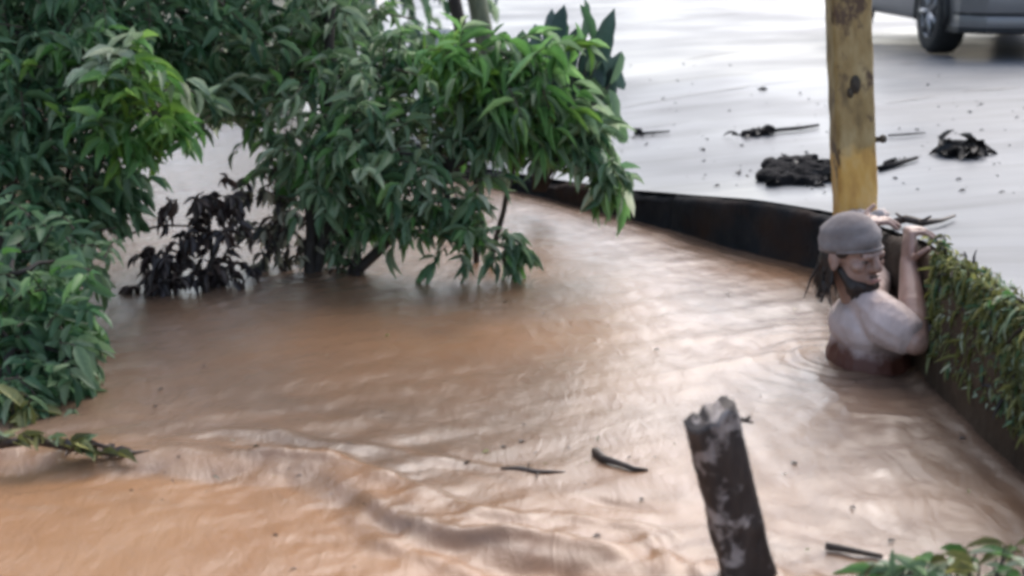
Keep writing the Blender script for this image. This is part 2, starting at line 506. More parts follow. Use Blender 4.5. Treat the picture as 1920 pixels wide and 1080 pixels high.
# the low sill the flood spills over: higher and smooth behind, a drop in front
sill = [onz(-500, 850), onz(0, 852), onz(280, 858), onz(560, 872), onz(690, 915), onz(800, 985), onz(1000, 1040), onz(1250, 1085), onz(1500, 1120)]
dS, alS, toS = polydist(sill, WX, WY)
WZ += -0.022 * sm(-0.01, 0.10, dS) + 0.012 * np.exp(-((dS + 0.05) / 0.05) ** 2)
calm = sm(0.05, 0.3, dS)
WZ = WZ * (1 - 0.6 * calm) - 0.022 * 0.6 * calm
def ridge(pts, h, w, wob=0.03):
    global WZ
    d, al, tot = polydist([onz(*p) for p in pts], WX, WY)
    d = d + wob * fbm(WX * 4, WY * 4, 2)
    WZ = WZ + .6 * h * np.exp(-(d / w) ** 2) * ends(al, tot, 0.12)
for pts, h, w in [
    ([(250, 835), (420, 812), (520, 815), (640, 838), (800, 850)], 0.020, 0.035),
    ([(420, 850), (620, 862), (760, 905), (900, 960), (1080, 985)], 0.022, 0.03),
    ([(660, 905), (740, 965), (860, 1005), (1000, 1012), (1200, 1060)], 0.026, 0.028),
    ([(640, 930), (720, 1000), (840, 1050), (960, 1100)], 0.022, 0.03),
    ([(1060, 925), (1150, 950), (1260, 968)], -0.020, 0.02),
    ([(1000, 955), (1120, 985), (1240, 1000), (1300, 1030)], 0.016, 0.02),
    ([(880, 1040), (1020, 1070), (1150, 1100)], -0.02, 0.03),
    ([(760, 850), (900, 872), (1040, 900)], 0.012, 0.02),
    ([(1180, 985), (1230, 1040), (1280, 1090)], 0.02, 0.02),
    ([(1500, 930), (1640, 945), (1760, 940), (1900, 960)], 0.005, 0.05),
    ([(1420, 560), (1500, 640), (1540, 720), (1560, 800)], 0.004, 0.04),
    ([(1500, 690), (1600, 775), (1760, 790)], 0.008, 0.025),
]:
    ridge(pts, h, w)
churn = np.exp(-(np.clip(dS, -9, 9) / 0.28) ** 2)
WZ += churn * 0.010 * fbm(flow * 9, cross * 16, 3)
def wake(c, r, h=.006):
    global WZ
    dx = WX - c[0]; dy = WY - c[1]; d = np.hypot(dx, dy) + .02 * fbm(WX * 9, WY * 9, 2)
    WZ = WZ + h * np.exp(-((d - r) / .018) ** 2) + h * .7 * np.cos((d - r) * 75) * np.exp(-np.clip(d - r, 0, 9) / .16) * (d > r)
    q = dx * -.75 + dy * -.66; w = dx * .66 - dy * .75
    WZ = WZ + h * .9 * np.exp(-((np.abs(w) - r - .22 * np.clip(q, 0, 9)) / .03) ** 2) * sm(0, .1, q) * sm(.9, .2, q)
wake((1.06, 4.25), .15); wake((.47, 2.69), .075, .005); wake((-.80, 5.4), .06, .004)
wl = np.interp(WY, EY, EX) - WX                       # slap along the wall foot
WZ = WZ + .004 * np.cos(wl * 60 + 4 * fbm(WX * 3, WY * 3, 2)) * np.exp(-np.abs(wl) / .12) * (WY < 8)
wme = grid_mesh('water', WX, WY, WZ)
silt = sm(-0.15, 0.25, dS + 0.25 * fbm(WX * 2.2, WY * 2.2, 3)) * sm(1.2, 0.2, WX) + 0.55 * sm(0.0, 0.5, fbm(WX * .8 + 4, WY * .8 + 2, 3))
_c = onz(840, 590); silt = silt + 0.75 * np.exp(-(((WX - _c.x) / .75) ** 2 + ((WY - _c.y) / .45) ** 2)) * (1 + 1.2 * fbm(WX * 2.5, WY * 2.5, 3))
silt = silt + 0.9 * np.exp(-(dS / .35) ** 2) * fbm(alS * 1.6 + .4 * fbm(WX * 3, WY * 3, 2), dS * 11 + 1.5 * fbm(WX * 2, WY * 2, 2), 3)
wat = wme.attributes.new('silt', 'FLOAT', 'POINT'); wat.data.foreach_set('value', np.clip(silt, 0, 1).ravel().astype(np.float32))
tag(link('water', wme, M['water']), kind='structure')

# road surface
ry = np.concatenate([np.linspace(1.2, 14, 260), np.geomspace(14.2, 60, 60)])
ex = np.interp(ry, EY, EX)
u = np.linspace(0, 1, 150) ** 2.2
RX = ex[:, None] + 0.03 + (60 - ex[:, None]) * u[None, :]
RY = np.repeat(ry[:, None], len(u), 1)
tag(link('road', grid_mesh('road', RX, RY, road_z(RX, RY)), M['road']), kind='structure')

# earth banks on the left and at the far end of the flood
bx, by = np.meshgrid(np.linspace(-30, -1.5, 120), np.linspace(1.0, 40, 130))
far_l = sm(-1.9, -3.2, bx) * sm(6.9, 6.2, by) + sm(10.2, 12.0, by + 0.5 * (bx + 2)) * sm(-1.4, -1.9, bx + 0.12 * (by - 10)) + sm(-4.4, -6.0, bx)
bz = -0.35 + 0.75 * np.clip(far_l, 0, 1.3) + 0.10 * fbm(bx * 1.3, by * 1.3, 4)
tag(link('river_bank', grid_mesh('river_bank', bx, by, bz), M['bank']), kind='structure')

# ------------------------------------------------------------------ retaining wall along the road edge
def build_wall():
    s = []
    n_ = 900
    seg = np.concatenate([[0], np.cumsum(np.hypot(np.diff(EX), np.diff(EY)))])
    tt = np.linspace(0, seg[11], n_)
    px = np.interp(tt, seg, EX); py = np.interp(tt, seg, EY)
    for _ in range(60):
        px[1:-1] = (px[:-2] + 2 * px[1:-1] + px[2:]) / 4; py[1:-1] = (py[:-2] + 2 * py[1:-1] + py[2:]) / 4
    nx = np.gradient(py); ny = -np.gradient(px); L = np.hypot(nx, ny); nx /= L; ny /= L     # nx,ny points to the road side
    top = road_z(px, py) - 0.010
    prof = [(0.0, -1.05), (0.0, -0.4), (-0.006, -0.12), (-0.004, 0.0)]
    rows = []
    for off, z in prof:
        rows.append((px + nx * off, py + ny * off, np.full_like(px, z)))
    for k in range(1, 9):
        f = k / 8
        rows.append((px, py, top * f - 0.02 * f))
    rows.append((px + nx * 0.018, py + ny * 0.018, top))
    rows.append((px + nx * 0.10, py + ny * 0.10, top + 0.004))
    rows.append((px + nx * 0.17, py + ny * 0.17, top))
    rows.append((px + nx * 0.19, py + ny * 0.19, top - 0.05))
    rows.append((px + nx * 0.19, py + ny * 0.19, top * 0 - 1.05))
    X = np.array([r[0] for r in rows]); Y = np.array([r[1] for r in rows]); Z = np.array([r[2] for r in rows])
    S = np.repeat(tt[None, :], len(rows), 0)
    dsp = 0.028 * fbm(S * 3.0, Z * 5 + 4, 4) - 0.022 * np.exp(-(((S + .35) % 1.25 - .6) / .011) ** 2)
    msk = np.ones(len(rows)); msk[-3:] = 0.1; msk[:1] = 0.2
    X = X - nx[None, :] * dsp * msk[:, None]; Y = Y - ny[None, :] * dsp * msk[:, None]
    Z[11:14] += 0.030 * np.minimum(fbm(S[11:14] * 6, Z[11:14] * 1, 4), .1)
    return grid_mesh('retaining_wall', X, Y, Z)
wall = link('retaining_wall', build_wall(), M['wall'])
tag(wall, 'low dark wet concrete retaining wall between the flooded channel and the road', 'wall')
def wall_x(y): return float(np.interp(y, EY, EX))

# ------------------------------------------------------------------ leaves and plants
def leaf_template(shape='lance', curl=0.18, fold=0.10):
    if shape == 'lance':
        ts = [0, .22, .5, .78, 1]; ws = [.05, .38, .5, .30, 0]
    elif shape == 'round':
        ts = [0, .2, .55, .88, 1]; ws = [.08, .36, .5, .34, 0]
    elif shape == 'broad':
        ts = [0, .18, .45, .78, 1]; ws = [.06, .40, .5, .36, 0]
    else:
        ts = [0, .3, .6, .85, 1]; ws = [.4, .5, .42, .22, 0]
    V = []; F4 = []; F3 = []
    for t, w in zip(ts[:-1], ws[:-1]):
        z = -curl * t * t
        V += [(-w, t, z + fold * w), (0, t, z), (w, t, z + fold * w)]
    V.append((0, 1, -curl))
    for i in range(len(ts) - 2):
        a = i * 3; b = a + 3
        F4 += [(a, a + 1, b + 1, b), (a + 1, a + 2, b + 2, b + 1)]
    a = (len(ts) - 2) * 3; e = len(V) - 1
    F3 += [(a, a + 1, e), (a + 1, a + 2, e)]
    return np.array(V, float), np.array(F4), np.array(F3)

TEMPL = {('lance', 0): leaf_template('lance', .22, .5), ('lance', 1): leaf_template('lance', .42, .35), ('broad', 0): leaf_template('broad', .20, .35),
         ('broad', 1): leaf_template('broad', .35, .25), ('round', 0): leaf_template('round', .1, .2), ('round', 1): leaf_template('round', .2, .2), ('blade', 0): leaf_template('blade', .45, .3), ('blade', 1): leaf_template('blade', .15, .3)}
TMESH = {}
def template_mesh(key, matname):
    k = (key, matname)
    if k not in TMESH:
        V, F4, F3 = TEMPL[key]
        me = mesh_np('leaf', V, F4, F3)
        me.materials.append(M[matname])
        me.polygons.foreach_set('use_smooth', [True] * len(me.polygons))
        TMESH[k] = me
    return TMESH[k]

class Leaves:
    def __init__(self): self.items = []           # (origin, x axis, direction, normal, length, width, material, shape key)
    def add(self, o, d, n, L, W, mat, shape):
        d = d.normalized(); x = d.cross(n)
        if x.length < 1e-4: x = d.cross(Vector((0.3, 0.9, 0.1)))
        x.normalize(); n = x.cross(d)
        self.items.append((o.copy(), x, d, n, L, W, mat, (shape, rng.randrange(2))))
    def spray(self, start, d, length, nleaf, L, W, mat, shape='lance', droop=0.5, leafdroop=0.35, spread=0.9, mb=None, twig_r=0.004):
        p = start.copy(); d = d.normalized(); step = length / nleaf
        pts = [p.copy()]
        for i in range(nleaf):
            d = (d + Vector((rng.gauss(0, .07), rng.gauss(0, .07), -droop * step / max(length, .01) * 1.2 + rng.gauss(0, .05)))).normalized()
            p = p + d * step; pts.append(p.copy())
            up = Vector((rng.gauss(0, .6), rng.gauss(-.2, .6), 1))
            s = d.cross(Vector((0, 0, 1)))
            if s.length < .1: s = Vector((rng.uniform(-1, 1), rng.uniform(-1, 1), 0))
            s.normalize()
            sg = 1 if i % 2 else -1
            for rep in range(1 if rng.random() < .6 else 2):
                ld = d * rng.uniform(.1, .9) + s * sg * spread * rng.uniform(.3, 1.2) + Vector((rng.gauss(0, .3), rng.gauss(0, .3), rng.gauss(0, .25) - leafdroop * rng.uniform(0, 1.5)))
                f = rng.choice((rng.uniform(.4, .9), rng.uniform(.7, 1.45)))
                m = mat if isinstance(mat, str) else rng.choice(mat)
                self.add(p, ld, up, L * f, W * f * rng.uniform(.85, 1.15), m, shape)
                sg = -sg
        f = rng.uniform(.8, 1.2)
        self.add(p, d + Vector((0, 0, -leafdroop * .6)), Vector((rng.gauss(0, .3), rng.gauss(0, .3), 1)), L * f, W * f, mat if isinstance(mat, str) else rng.choice(mat), shape)
        if mb is not None:
            mb.tube([pts[0], pts[len(pts) // 2], pts[-1]], [twig_r, twig_r * .7, twig_r * .35], 4, cap=False)
    def finish(self, root, k_single, crown_name='crown'):
        """nearest in-frame leaves become their own objects, the rest one foliage mesh"""
        score = []
        for i, it in enumerate(self.items):
            c = it[0] + it[2] * it[4] * .5
            q = project(c)
            if q and -20 < q[0] < 1940 and -20 < q[1] < 1100:
                score.append((q[2] - 0.6 * it[4] * 1.0 + rng.uniform(0, .12), i))
        score.sort()
        single = set(i for _, i in score[:k_single])
        base = root.location
        groups = {}
        for i, it in enumerate(self.items):
            o, x, d, n, L, W, mat, key = it
            if i in single:
                ob = bpy.data.objects.new('leaf', template_mesh(key, mat))
                COL.objects.link(ob); ob.parent = root
                mw = Matrix(((x.x * W, d.x * L, n.x * L, o.x - base.x), (x.y * W, d.y * L, n.y * L, o.y - base.y), (x.z * W, d.z * L, n.z * L, o.z - base.z), (0, 0, 0, 1)))
                ob.matrix_local = mw
            else:
                groups.setdefault((mat, key), []).append(it)
        if not groups: return None
        mats = sorted(set(g[0] for g in groups))
        Vs = []; f4 = []; f3 = []; m4 = []; m3 = []; b = 0
        for (mat, key), its in groups.items():
            V, F4, F3 = TEMPL[key]
            O = np.array([i[0] for i in its]); X = np.array([i[1] for i in its]); D = np.array([i[2] for i in its]); N = np.array([i[3] for i in its])
            L = np.array([i[4] for i in its])[:, None]; W = np.array([i[5] for i in its])[:, None]
            P = O[:, None, :] + V[None, :, 0:1] * (X * W)[:, None, :] + V[None, :, 1:2] * (D * L)[:, None, :] + V[None, :, 2:3] * (N * L)[:, None, :]
            offs = b + np.arange(len(its))[:, None, None] * len(V)
            Vs.append(P.reshape(-1, 3)); f4.append((F4[None] + offs).reshape(-1, 4)); f3.append((F3[None] + offs).reshape(-1, 3))
            mi = mats.index(mat)
            m4 += [mi] * len(f4[-1]); m3 += [mi] * len(f3[-1]); b += len(V) * len(its)
        me = mesh_np(crown_name, np.concatenate(Vs), np.concatenate(f4), np.concatenate(f3))
        for mname in mats: me.materials.append(M[mname])
        me.polygons.foreach_set('material_index', np.array(m4 + m3, np.int32))
        ob = link(crown_name, me, None, root)
        ob['kind'] = 'stuff'
        return ob

def limb(mb, a, b, r0, r1, arch=0.15, n=6, seg=7):
    pts = []; rad = []
    mid = (a + b) / 2 + Vector((rng.uniform(-.06, .06), rng.uniform(-.06, .06), arch))
    for i in range(seg):
        t = i / (seg - 1)
        p = a * (1 - t) ** 2 + mid * 2 * t * (1 - t) + b * t * t
        p = p + Vector((rng.gauss(0, .006), rng.gauss(0, .006), rng.gauss(0, .006)))
        pts.append(p); rad.append(r0 * (1 - t) + r1 * t)
    mb.tube(pts, rad, n, .12)
    return pts

def shrub(name, label, cat, base, stems, clusters, k_single, bark='bark', trunk_r=0.02, group=None, droop=0.6, leafdroop=0.4, spread=0.9, bias=Vector((0, 0, .15)), dense=1.0):
    """stems: list of stem tops (world). clusters: (centre, radius, sprays, leaf L, leaf W, material, shape)"""
    root = empty(name, base)
    tag(root, label, cat, group)
    lv = Leaves()
    fork = []
    for i, s in enumerate(stems):
        mb = MB()
        b0 = base + Vector((rng.uniform(-.05, .05), rng.uniform(-.05, .05), -0.25)) if i else base + Vector((0, 0, -0.25))
        pts = limb(mb, b0, s, trunk_r, trunk_r * .55, .05, 8, 9)
        mb.build('trunk', M[bark], root)
        fork += pts[3:]
    tw = MB()
    for (c, r, ns, L, W, mat, shape) in clusters:
        f = min(fork, key=lambda q: (q - c).length + (0.5 if q.z > c.z + .1 else 0))
        mb = MB()
        pts = limb(mb, f, c, trunk_r * .5, trunk_r * .2, min(.2, (c - f).length * .25), 5, 6)
        mb.build('branch', M[bark], root)
        out = (c - f); out.z *= .5
        out = out.normalized() if out.length > .02 else Vector((0, 0, 1))
        for k in range(int(ns * dense)):
            v = Vector((rng.gauss(0, 1), rng.gauss(0, 1), rng.gauss(0, .8)))
            v.normalize()
            st = c + Vector((rng.gauss(0, 1), rng.gauss(0, .8), rng.gauss(0, 1))) * r * .5
            d = v * 1.0 + out * .35 + bias
            lv.spray(st, d, r * rng.uniform(.45, .9), rng.randint(4, 7), L, W, mat, shape, droop, leafdroop, spread, tw, .0035)
    if tw.v: tw.build('twigs', M['twig'], root)['kind'] = 'stuff'
    lv.finish(root, k_single)
    return root

def C(px, py, Y, rpx, ns, L, W, mat, shape='lance'):
    p = aty(px, py, Y)
    return (p, rpx / FPX * Y, ns, L, W, mat, shape)

# --- the drooping shrub standing in the flood, centre left
b = onz(575, 512)
G = ['leaf_grey'] * 11 + ['leaf_deep'] * 4 + ['leaf_pale'] * 2 + ['leaf_bright'] * 2
cl = []
for px, py, dy, r, ns in [(500, 70, .5, 110, 22), (620, 60, .3, 110, 24), (710, 125, .2, 78, 18), (560, 170, .1, 100, 22), (680, 190, 0, 110, 26), (800, 180, .1, 80, 16),
                          (450, 170, .3, 80, 16), (620, 280, -.1, 100, 24), (740, 290, -.15, 100, 24), (845, 255, 0, 80, 18), (560, 280, .05, 70, 12),
                          (660, 370, -.1, 80, 12), (760, 380, -.15, 80, 13), (850, 380, -.1, 65, 11), (820, 430, -.1, 50, 7), (715, 430, -.05, 45, 6),
                          (880, 425, -.1, 42, 8), (930, 455, -.1, 34, 7), (975, 478, -.1, 22, 4), (640, 410, .05, 40, 5), (960, 225, 0, 70, 14), (1040, 240, 0, 55, 10), (1095, 270, -.05, 38, 8), (1135, 325, -.08, 24, 6),
                          (600, -80, .4, 160, 26), (520, -60, .3, 130, 20), (560, -260, .5, 180, 24), (650, -260, .4, 140, 18), (650, -430, .5, 170, 18)]:
    cl.append(C(px, py, b.y + dy, r, ns, .092, .024, G))
shrub('drooping_shrub', 'large grey-green shrub with drooping narrow leaves standing in the brown flood', 'shrub', b,
      [aty(600, 250, b.y + .1), aty(690, 120, b.y + .2), aty(650, -300, b.y + .4), aty(820, 330, b.y)], cl, 280, trunk_r=.028, droop=.45, leafdroop=.35, dense=1.35)

# --- brighter long-leafed plant mixed into its right side
b = onz(900, 420)
cl = [C(px, py, 5.45, r, ns, .125, .021, m_) for px, py, r, ns, m_ in
      [(880, 145, 70, 13, ['leaf_lime', 'leaf_bright', 'leaf_grey']), (930, 160, 90, 18, ['leaf_bright', 'leaf_bright', 'leaf_lime', 'leaf_grey']), (970, 140, 75, 14, ['leaf_bright', 'leaf_bright', 'leaf_grey']), (985, 200, 70, 14, ['leaf_bright', 'leaf_bright', 'leaf_grey']),
       (930, 225, 60, 12, ['leaf_bright', 'leaf_grey']), (1045, 215, 60, 10, ['leaf_bright', 'leaf_grey']), (1095, 255, 38, 8, ['leaf_grey', 'leaf_pale']), (850, 125, 40, 7, 'leaf_bright'), (1140, 330, 22, 7, ['leaf_bright', 'leaf_pale'])]]
shrub('long_leafed_shrub', 'bright green shrub with long strap-like leaves arching over the road edge', 'shrub', Vector((b.x, 5.7, 0.0)),
      [aty(900, 180, 5.55), aty(1000, 200, 5.5)], cl, 170, trunk_r=.014, droop=.5, leafdroop=.35, spread=.5, bias=Vector((.4, -.2, -.05)), dense=1.4)

# --- dark paddle-leafed plant at the road edge
b = Vector((aty(1010, 240, 6.75).x, 6.75, .1))
rt = empty('paddle_leafed_plant', b)
tag(rt, 'dark blue-green plant with upright rounded paddle leaves at the road edge', 'plant')
lv = Leaves(); mb = MB()
for k in range(70):
    px = rng.uniform(965, 1145); py = rng.uniform(85, 215) if px > 1010 else rng.uniform(140, 225)
    L = rng.uniform(.15, .25); p = aty(px, py, 6.6 + rng.uniform(-.12, .25))
    mb.tube([b + Vector((rng.uniform(-.03, .03), 0, 0)), (b + p) / 2 + Vector((0, 0, .03)), p], [.006, .004, .003], 5)
    dn = rng.random() < .35
    lv.add(p, Vector((rng.gauss(.1, .35), rng.gauss(0, .3), -.9 if dn else 1)), Vector((rng.gauss(0, .5), -1, rng.uniform(-.1, .6))), L, L * rng.uniform(.26, .38), rng.choice(['leaf_blue', 'leaf_blue', 'leaf_deep']), rng.choice(['round', 'broad']))
mb.build('stems', M['bark'], rt); lv.finish(rt, 300)

# --- left bank shrub filling the upper left
b = Vector((-2.05, 5.3, .05))
cl = []
for px, py, Y, r, ns, m_ in [(40, 60, 5.2, 120, 24, 'leaf_deep'), (160, 40, 5.3, 120, 22, 'leaf_deep'), (290, 50, 5.5, 120, 22, 'leaf_deep'), (400, 50, 5.7, 110, 20, 'leaf_deep'),
                             (60, 180, 5.0, 110, 22, ['leaf_deep', 'leaf_grey']), (150, 130, 4.95, 70, 12, ['leaf_grey', 'leaf_bright']), (330, 130, 5.5, 90, 16, ['leaf_deep', 'leaf_grey']), (30, 300, 4.9, 110, 20, 'leaf_deep'), (130, 300, 5.0, 100, 16, 'leaf_deep'),
                             (80, 400, 4.8, 100, 14, ['leaf_deep', 'leaf_grey']), (180, 380, 5.1, 50, 6, 'leaf_deep'), (225, 340, 5.1, 25, 4, 'leaf_deep'), (225, 395, 5.1, 18, 3, 'leaf_deep'),
                             (100, -120, 5.2, 170, 22, 'leaf_deep'), (300, -120, 5.5, 170, 22, 'leaf_deep'), (150, -330, 5.3, 200, 22, 'leaf_deep'), (-120, 60, 5.0, 160, 16, 'leaf_deep'), (-100, -200, 5, 200, 18, 'leaf_deep')]:
    cl.append(C(px, py, Y, r, ns, .088, .026, m_))
shrub('bank_shrub', 'tall dark green shrub on the left bank filling the upper left corner', 'shrub', b,
      [aty(60, 100, 5.25), aty(250, -50, 5.5), aty(100, -300, 5.3)], cl, 260, trunk_r=.03, droop=.4, leafdroop=.35, dense=1.7)

# --- lime-green sapling in front of it
b = Vector((aty(40, 420, 5.0).x, 5.0, .0))
cl = [C(px, py, 4.8, r, ns, .085, .024, m_) for px, py, r, ns, m_ in [(230, 160, 70, 12, ['leaf_lime', 'leaf_bright', 'leaf_grey']), (260, 205, 65, 13, ['leaf_lime', 'leaf_lime', 'leaf_bright']), (190, 200, 70, 11, ['leaf_lime', 'leaf_bright', 'leaf_grey', 'leaf_deep']), (280, 250, 45, 9, ['leaf_bright', 'leaf_lime']), (205, 115, 25, 5, 'leaf_pale'), (225, 255, 45, 8, 'leaf_bright'), (320, 225, 30, 5, 'leaf_bright')]]
shrub('lime_sapling', 'lime-green sapling with fresh leaves in front of the dark bank shrub', 'sapling', b, [aty(120, 260, 4.9), aty(215, 190, 4.85)], cl, 150, trunk_r=.012, droop=.4, leafdroop=.3, dense=1.3)

# --- pale broad-leafed sprig over the far water, and a pale leaf on the centre shrub side
b = Vector((aty(60, 330, 5.1).x, 5.1, .0))
rt = empty('pale_leafed_sprig', b)
tag(rt, 'thin sprig of pale green leaves reaching over the far water', 'sprig')
lv = Leaves(); mb = MB()
b2 = rt.location
ps = [b2 + Vector((0, 0, -.2)), aty(150, 150, 4.95), aty(260, 120, 4.8), aty(330, 150, 4.72), aty(400, 200, 4.7)]
mb.tube(ps, [.010, .008, .006, .004, .003], 5)
for px, py, dx, dz, L in [(350, 150, 1, -.5, .13), (372, 170, 1, -.7, .14), (335, 150, .6, -1, .12), (395, 190, 1, -.3, .12), (345, 165, .2, -1, .12), (400, 200, .9, -.2, .10), (385, 185, .4, .5, .09), (330, 150, -.3, -1, .10), (365, 168, .3, -1, .11)]:
    lv.add(aty(px, py, 4.7), Vector((dx, -.3, dz)), Vector((rng.gauss(0, .3), -.8, .8)), L * .8, L * .26, rng.choice(['leaf_pale', 'leaf_grey', 'leaf_pale']), 'lance')
mb.build('stem', M['bark'], rt); lv.finish(rt, 50)

# --- lower left bush hanging into the flood
b = Vector((aty(20, 700, 3.85).x - .2, 3.95, .0))
cl = []
for px, py, Y, r, ns, m_ in [(60, 470, 4.3, 90, 14, ['leaf_grey', 'leaf_deep']), (130, 500, 4.35, 60, 8, 'leaf_grey'), (40, 560, 4.05, 80, 14, ['leaf_bright', 'leaf_grey']), (110, 580, 4.05, 70, 12, ['leaf_bright', 'leaf_deep']),
                             (60, 650, 3.95, 80, 14, 'leaf_deep'), (130, 640, 4.0, 50, 8, ['leaf_deep', 'leaf_grey']), (30, 720, 3.8, 70, 12, 'leaf_deep'), (100, 710, 3.85, 60, 9, ['leaf_deep', 'leaf_grey']), (150, 700, 3.9, 30, 4, 'leaf_deep'),
                             (20, 790, 3.65, 40, 6, ['leaf_olive', 'leaf_grey']), (-60, 600, 3.9, 120, 14, 'leaf_deep')]:
    cl.append(C(px, py, Y, r, ns, .08, .028, m_, 'broad'))
shrub('hanging_bush', 'broad-leafed green bush hanging into the flood at the left edge', 'bush', b, [aty(20, 520, 4.1), aty(60, 620, 3.95)], cl, 220, trunk_r=.018, droop=.5, leafdroop=.45, dense=1.5)

# --- leafy branch washed against the sill, bottom left
b = onz(20, 835)
rt = empty('washed_up_branch', b)
tag(rt, 'leafy branch with a dark twig end lying on the water below the left bush', 'branch')
lv = Leaves(); mb = MB()
path = [onz(-60, 840, .05), onz(60, 825, .05), onz(150, 842, .02), onz(215, 852, .012), onz(280, 846, .008)]
mb.tube(path, [.014, .012, .010, .007, .003], 7, .1)
mb.tube([path[2], onz(185, 832, .05), onz(205, 838, .05)], [.006, .004, .002], 5)
mb.build('stem', M['twig'], rt)
for k in range(46):
    t = rng.random() ** 1.3; i = min(int(t * 3), 2); p = path[i].lerp(path[i + 1], t * 3 - i)
    lv.add(p, Vector((rng.gauss(0.4, .6), rng.gauss(-.2, .5), rng.uniform(.05, .9) * (1 - t * .8))), Vector((rng.gauss(0, .5), -.4, 1)), rng.uniform(.05, .085), rng.uniform(.018, .028), rng.choice(['leaf_olive', 'leaf_olive', 'leaf_grey', 'leaf_dead']), 'lance')
lv.finish(rt, 60)

# --- dead dark shrubs standing in the water left of the centre shrub
def dead_shrub(label, px, pyb, top, w, n, mat, k, L=.06):
    b = onz(px, pyb)
    cl = []
    for i in range(n):
        t = (i + .5) / n
        cl.append(C(px + rng.uniform(-w, w) * .6, pyb - (pyb - top) * t, b.y + rng.uniform(-.06, .06), w * .75, 9, L, L * .36, mat, 'lance'))
    return shrub('withered_shrub', label, 'shrub', b, [aty(px, top + 20, b.y), aty(px + w * .4, (top + pyb) / 2, b.y)], cl, k, trunk_r=.012, droop=1.0, leafdroop=.8)
dead_shrub('taller dark withered shrub with curled brown leaves standing in the water', 392, 540, 350, 58, 6, 'leaf_dead', 150)
dead_shrub('small dark withered shrub barely above the water, leftmost of the dead ones', 300, 552, 470, 36, 3, 'leaf_dead', 80)
dead_shrub('withered shrub with cream and brown leaves under the left side of the drooping shrub', 515, 500, 300, 75, 5, ['leaf_cream', 'leaf_dead', 'leaf_cream'], 140, .062)
dead_shrub('withered low twigs with pale leaves in front of the drooping shrub trunk', 655, 510, 420, 55, 3, ['leaf_cream', 'leaf_dead', 'leaf_grey'], 70, .06)

# --- trees on the far bank
def far_tree(label, x, y, h, rx, n, mat, L, k=0, z0=.3):
    root = empty('bank_tree', Vector((x, y, z0)))
    tag(root, label, 'tree', 'trees on the far bank')
    mb = MB(); limb(mb, Vector((x, y, z0 - .3)), Vector((x + rng.uniform(-.2, .2), y, z0 + h * .75)), .09, .03, .1, 8, 9); mb.build('trunk', M['bark'], root)
    lv = Leaves()
    for i in range(7):
        mb = MB(); a = rng.uniform(0, 6.28)
        limb(mb, Vector((x, y, z0 + h * rng.uniform(.15, .6))), Vector((x + rx * .7 * math.cos(a), y + rx * .7 * math.sin(a), z0 + h * rng.uniform(.3, .9))), .03, .01, .1, 5, 6); mb.build('branch', M['bark'], root)
    for i in range(n):
        while True:
            v = Vector((rng.uniform(-1, 1), rng.uniform(-1, 1), rng.uniform(-1, 1)))
            if .25 < v.length < 1: break
        c = Vector((x + v.x * rx, y + v.y * rx, z0 + h * .5 + v.z * h * .55))
        lv.spray(c, Vector((v.x, v.y - .3, v.z * .5 + .2)), rng.uniform(.25, .5), 6, L, L * .33, mat, 'lance', .7, .5)
    lv.finish(root, k)
far_tree('dark green tree on the far bank at the left edge', -3.75, 9.2, 3.6, 1.15, 330, 'leaf_deep', .17, 60)
far_tree('blue-green tree on the far bank left of the gap over the far water', -4.3, 11.2, 3.4, 1.2, 330, ['leaf_deep', 'leaf_blue'], .17, 60)
far_tree('tall leafy tree on the far bank behind the drooping shrub', -1.35, 11.6, 3.8, 1.0, 300, ['leaf_deep', 'leaf_blue', 'leaf_grey'], .17, 60)
far_tree('tree standing highest on the far bank, behind the others', -5.6, 13.5, 5.0, 1.8, 320, 'leaf_deep', .2, 30)
far_tree('nearer bushy tree on the left bank with its crown reaching out of view', -3.0, 6.4, 3.8, 1.0, 260, 'leaf_deep', .15, 60)

# --- roadside trunks and white guard stone at the top
def roadside_trunk(name, label, px, Y, r, mat, lean):
    x = aty(px, 0, Y).x; z = rz(x, Y)
    root = empty(name, Vector((x, Y, z))); tag(root, label, 'tree')
    mb = MB(); mb.tube([Vector((x, Y, z - .2)), Vector((x, Y, z + .3)), Vector((x + lean * .5, Y, z + 1.5)), Vector((x + lean, Y + .1, z + 2.7))], [r * 1.2, r, r * .85, r * .6], 10, .06)
    mb.build('trunk', M[mat], root)
    lv = Leaves()
    for i in range(90):
        v = Vector((rng.gauss(0, .4), rng.gauss(0, .4), rng.gauss(0, .3)))
        lv.spray(Vector((x + lean, Y + .1, z + 2.8)) + v, v + Vector((0, 0, .2)), .35, 6, .14, .045, 'leaf_deep')
    lv.finish(root, 0)
roadside_trunk('slender_tree', 'slender dark trunk beside the white stone at the top edge', 885, 8.9, .045, 'bark', -.5)
roadside_trunk('roadside_tree', 'olive trunk just right of the slender dark one at the top edge', 925, 8.7, .062, 'bark_olive', -.45)
x = aty(845, 0, 9.2).x
mb = MB(); z = rz(x, 9.2)
mb.tube([Vector((x, 9.2, z - .2)), Vector((x, 9.2, z)), Vector((x, 9.2, z + .55)), Vector((x, 9.2, z + .62)), Vector((x, 9.2, z + .64))], [.11, .11, .10, .08, .03], 14)
M['white_paint'] = simple_mat('white_paint', [(0.3, (0.55, 0.56, 0.55)), (0.6, (0.78, 0.79, 0.78))], 9, .5, .3, .005)
tag(mb.build('guard_stone', M['white_paint']), 'white painted round guard stone beside the slender dark trunk', 'guard stone')

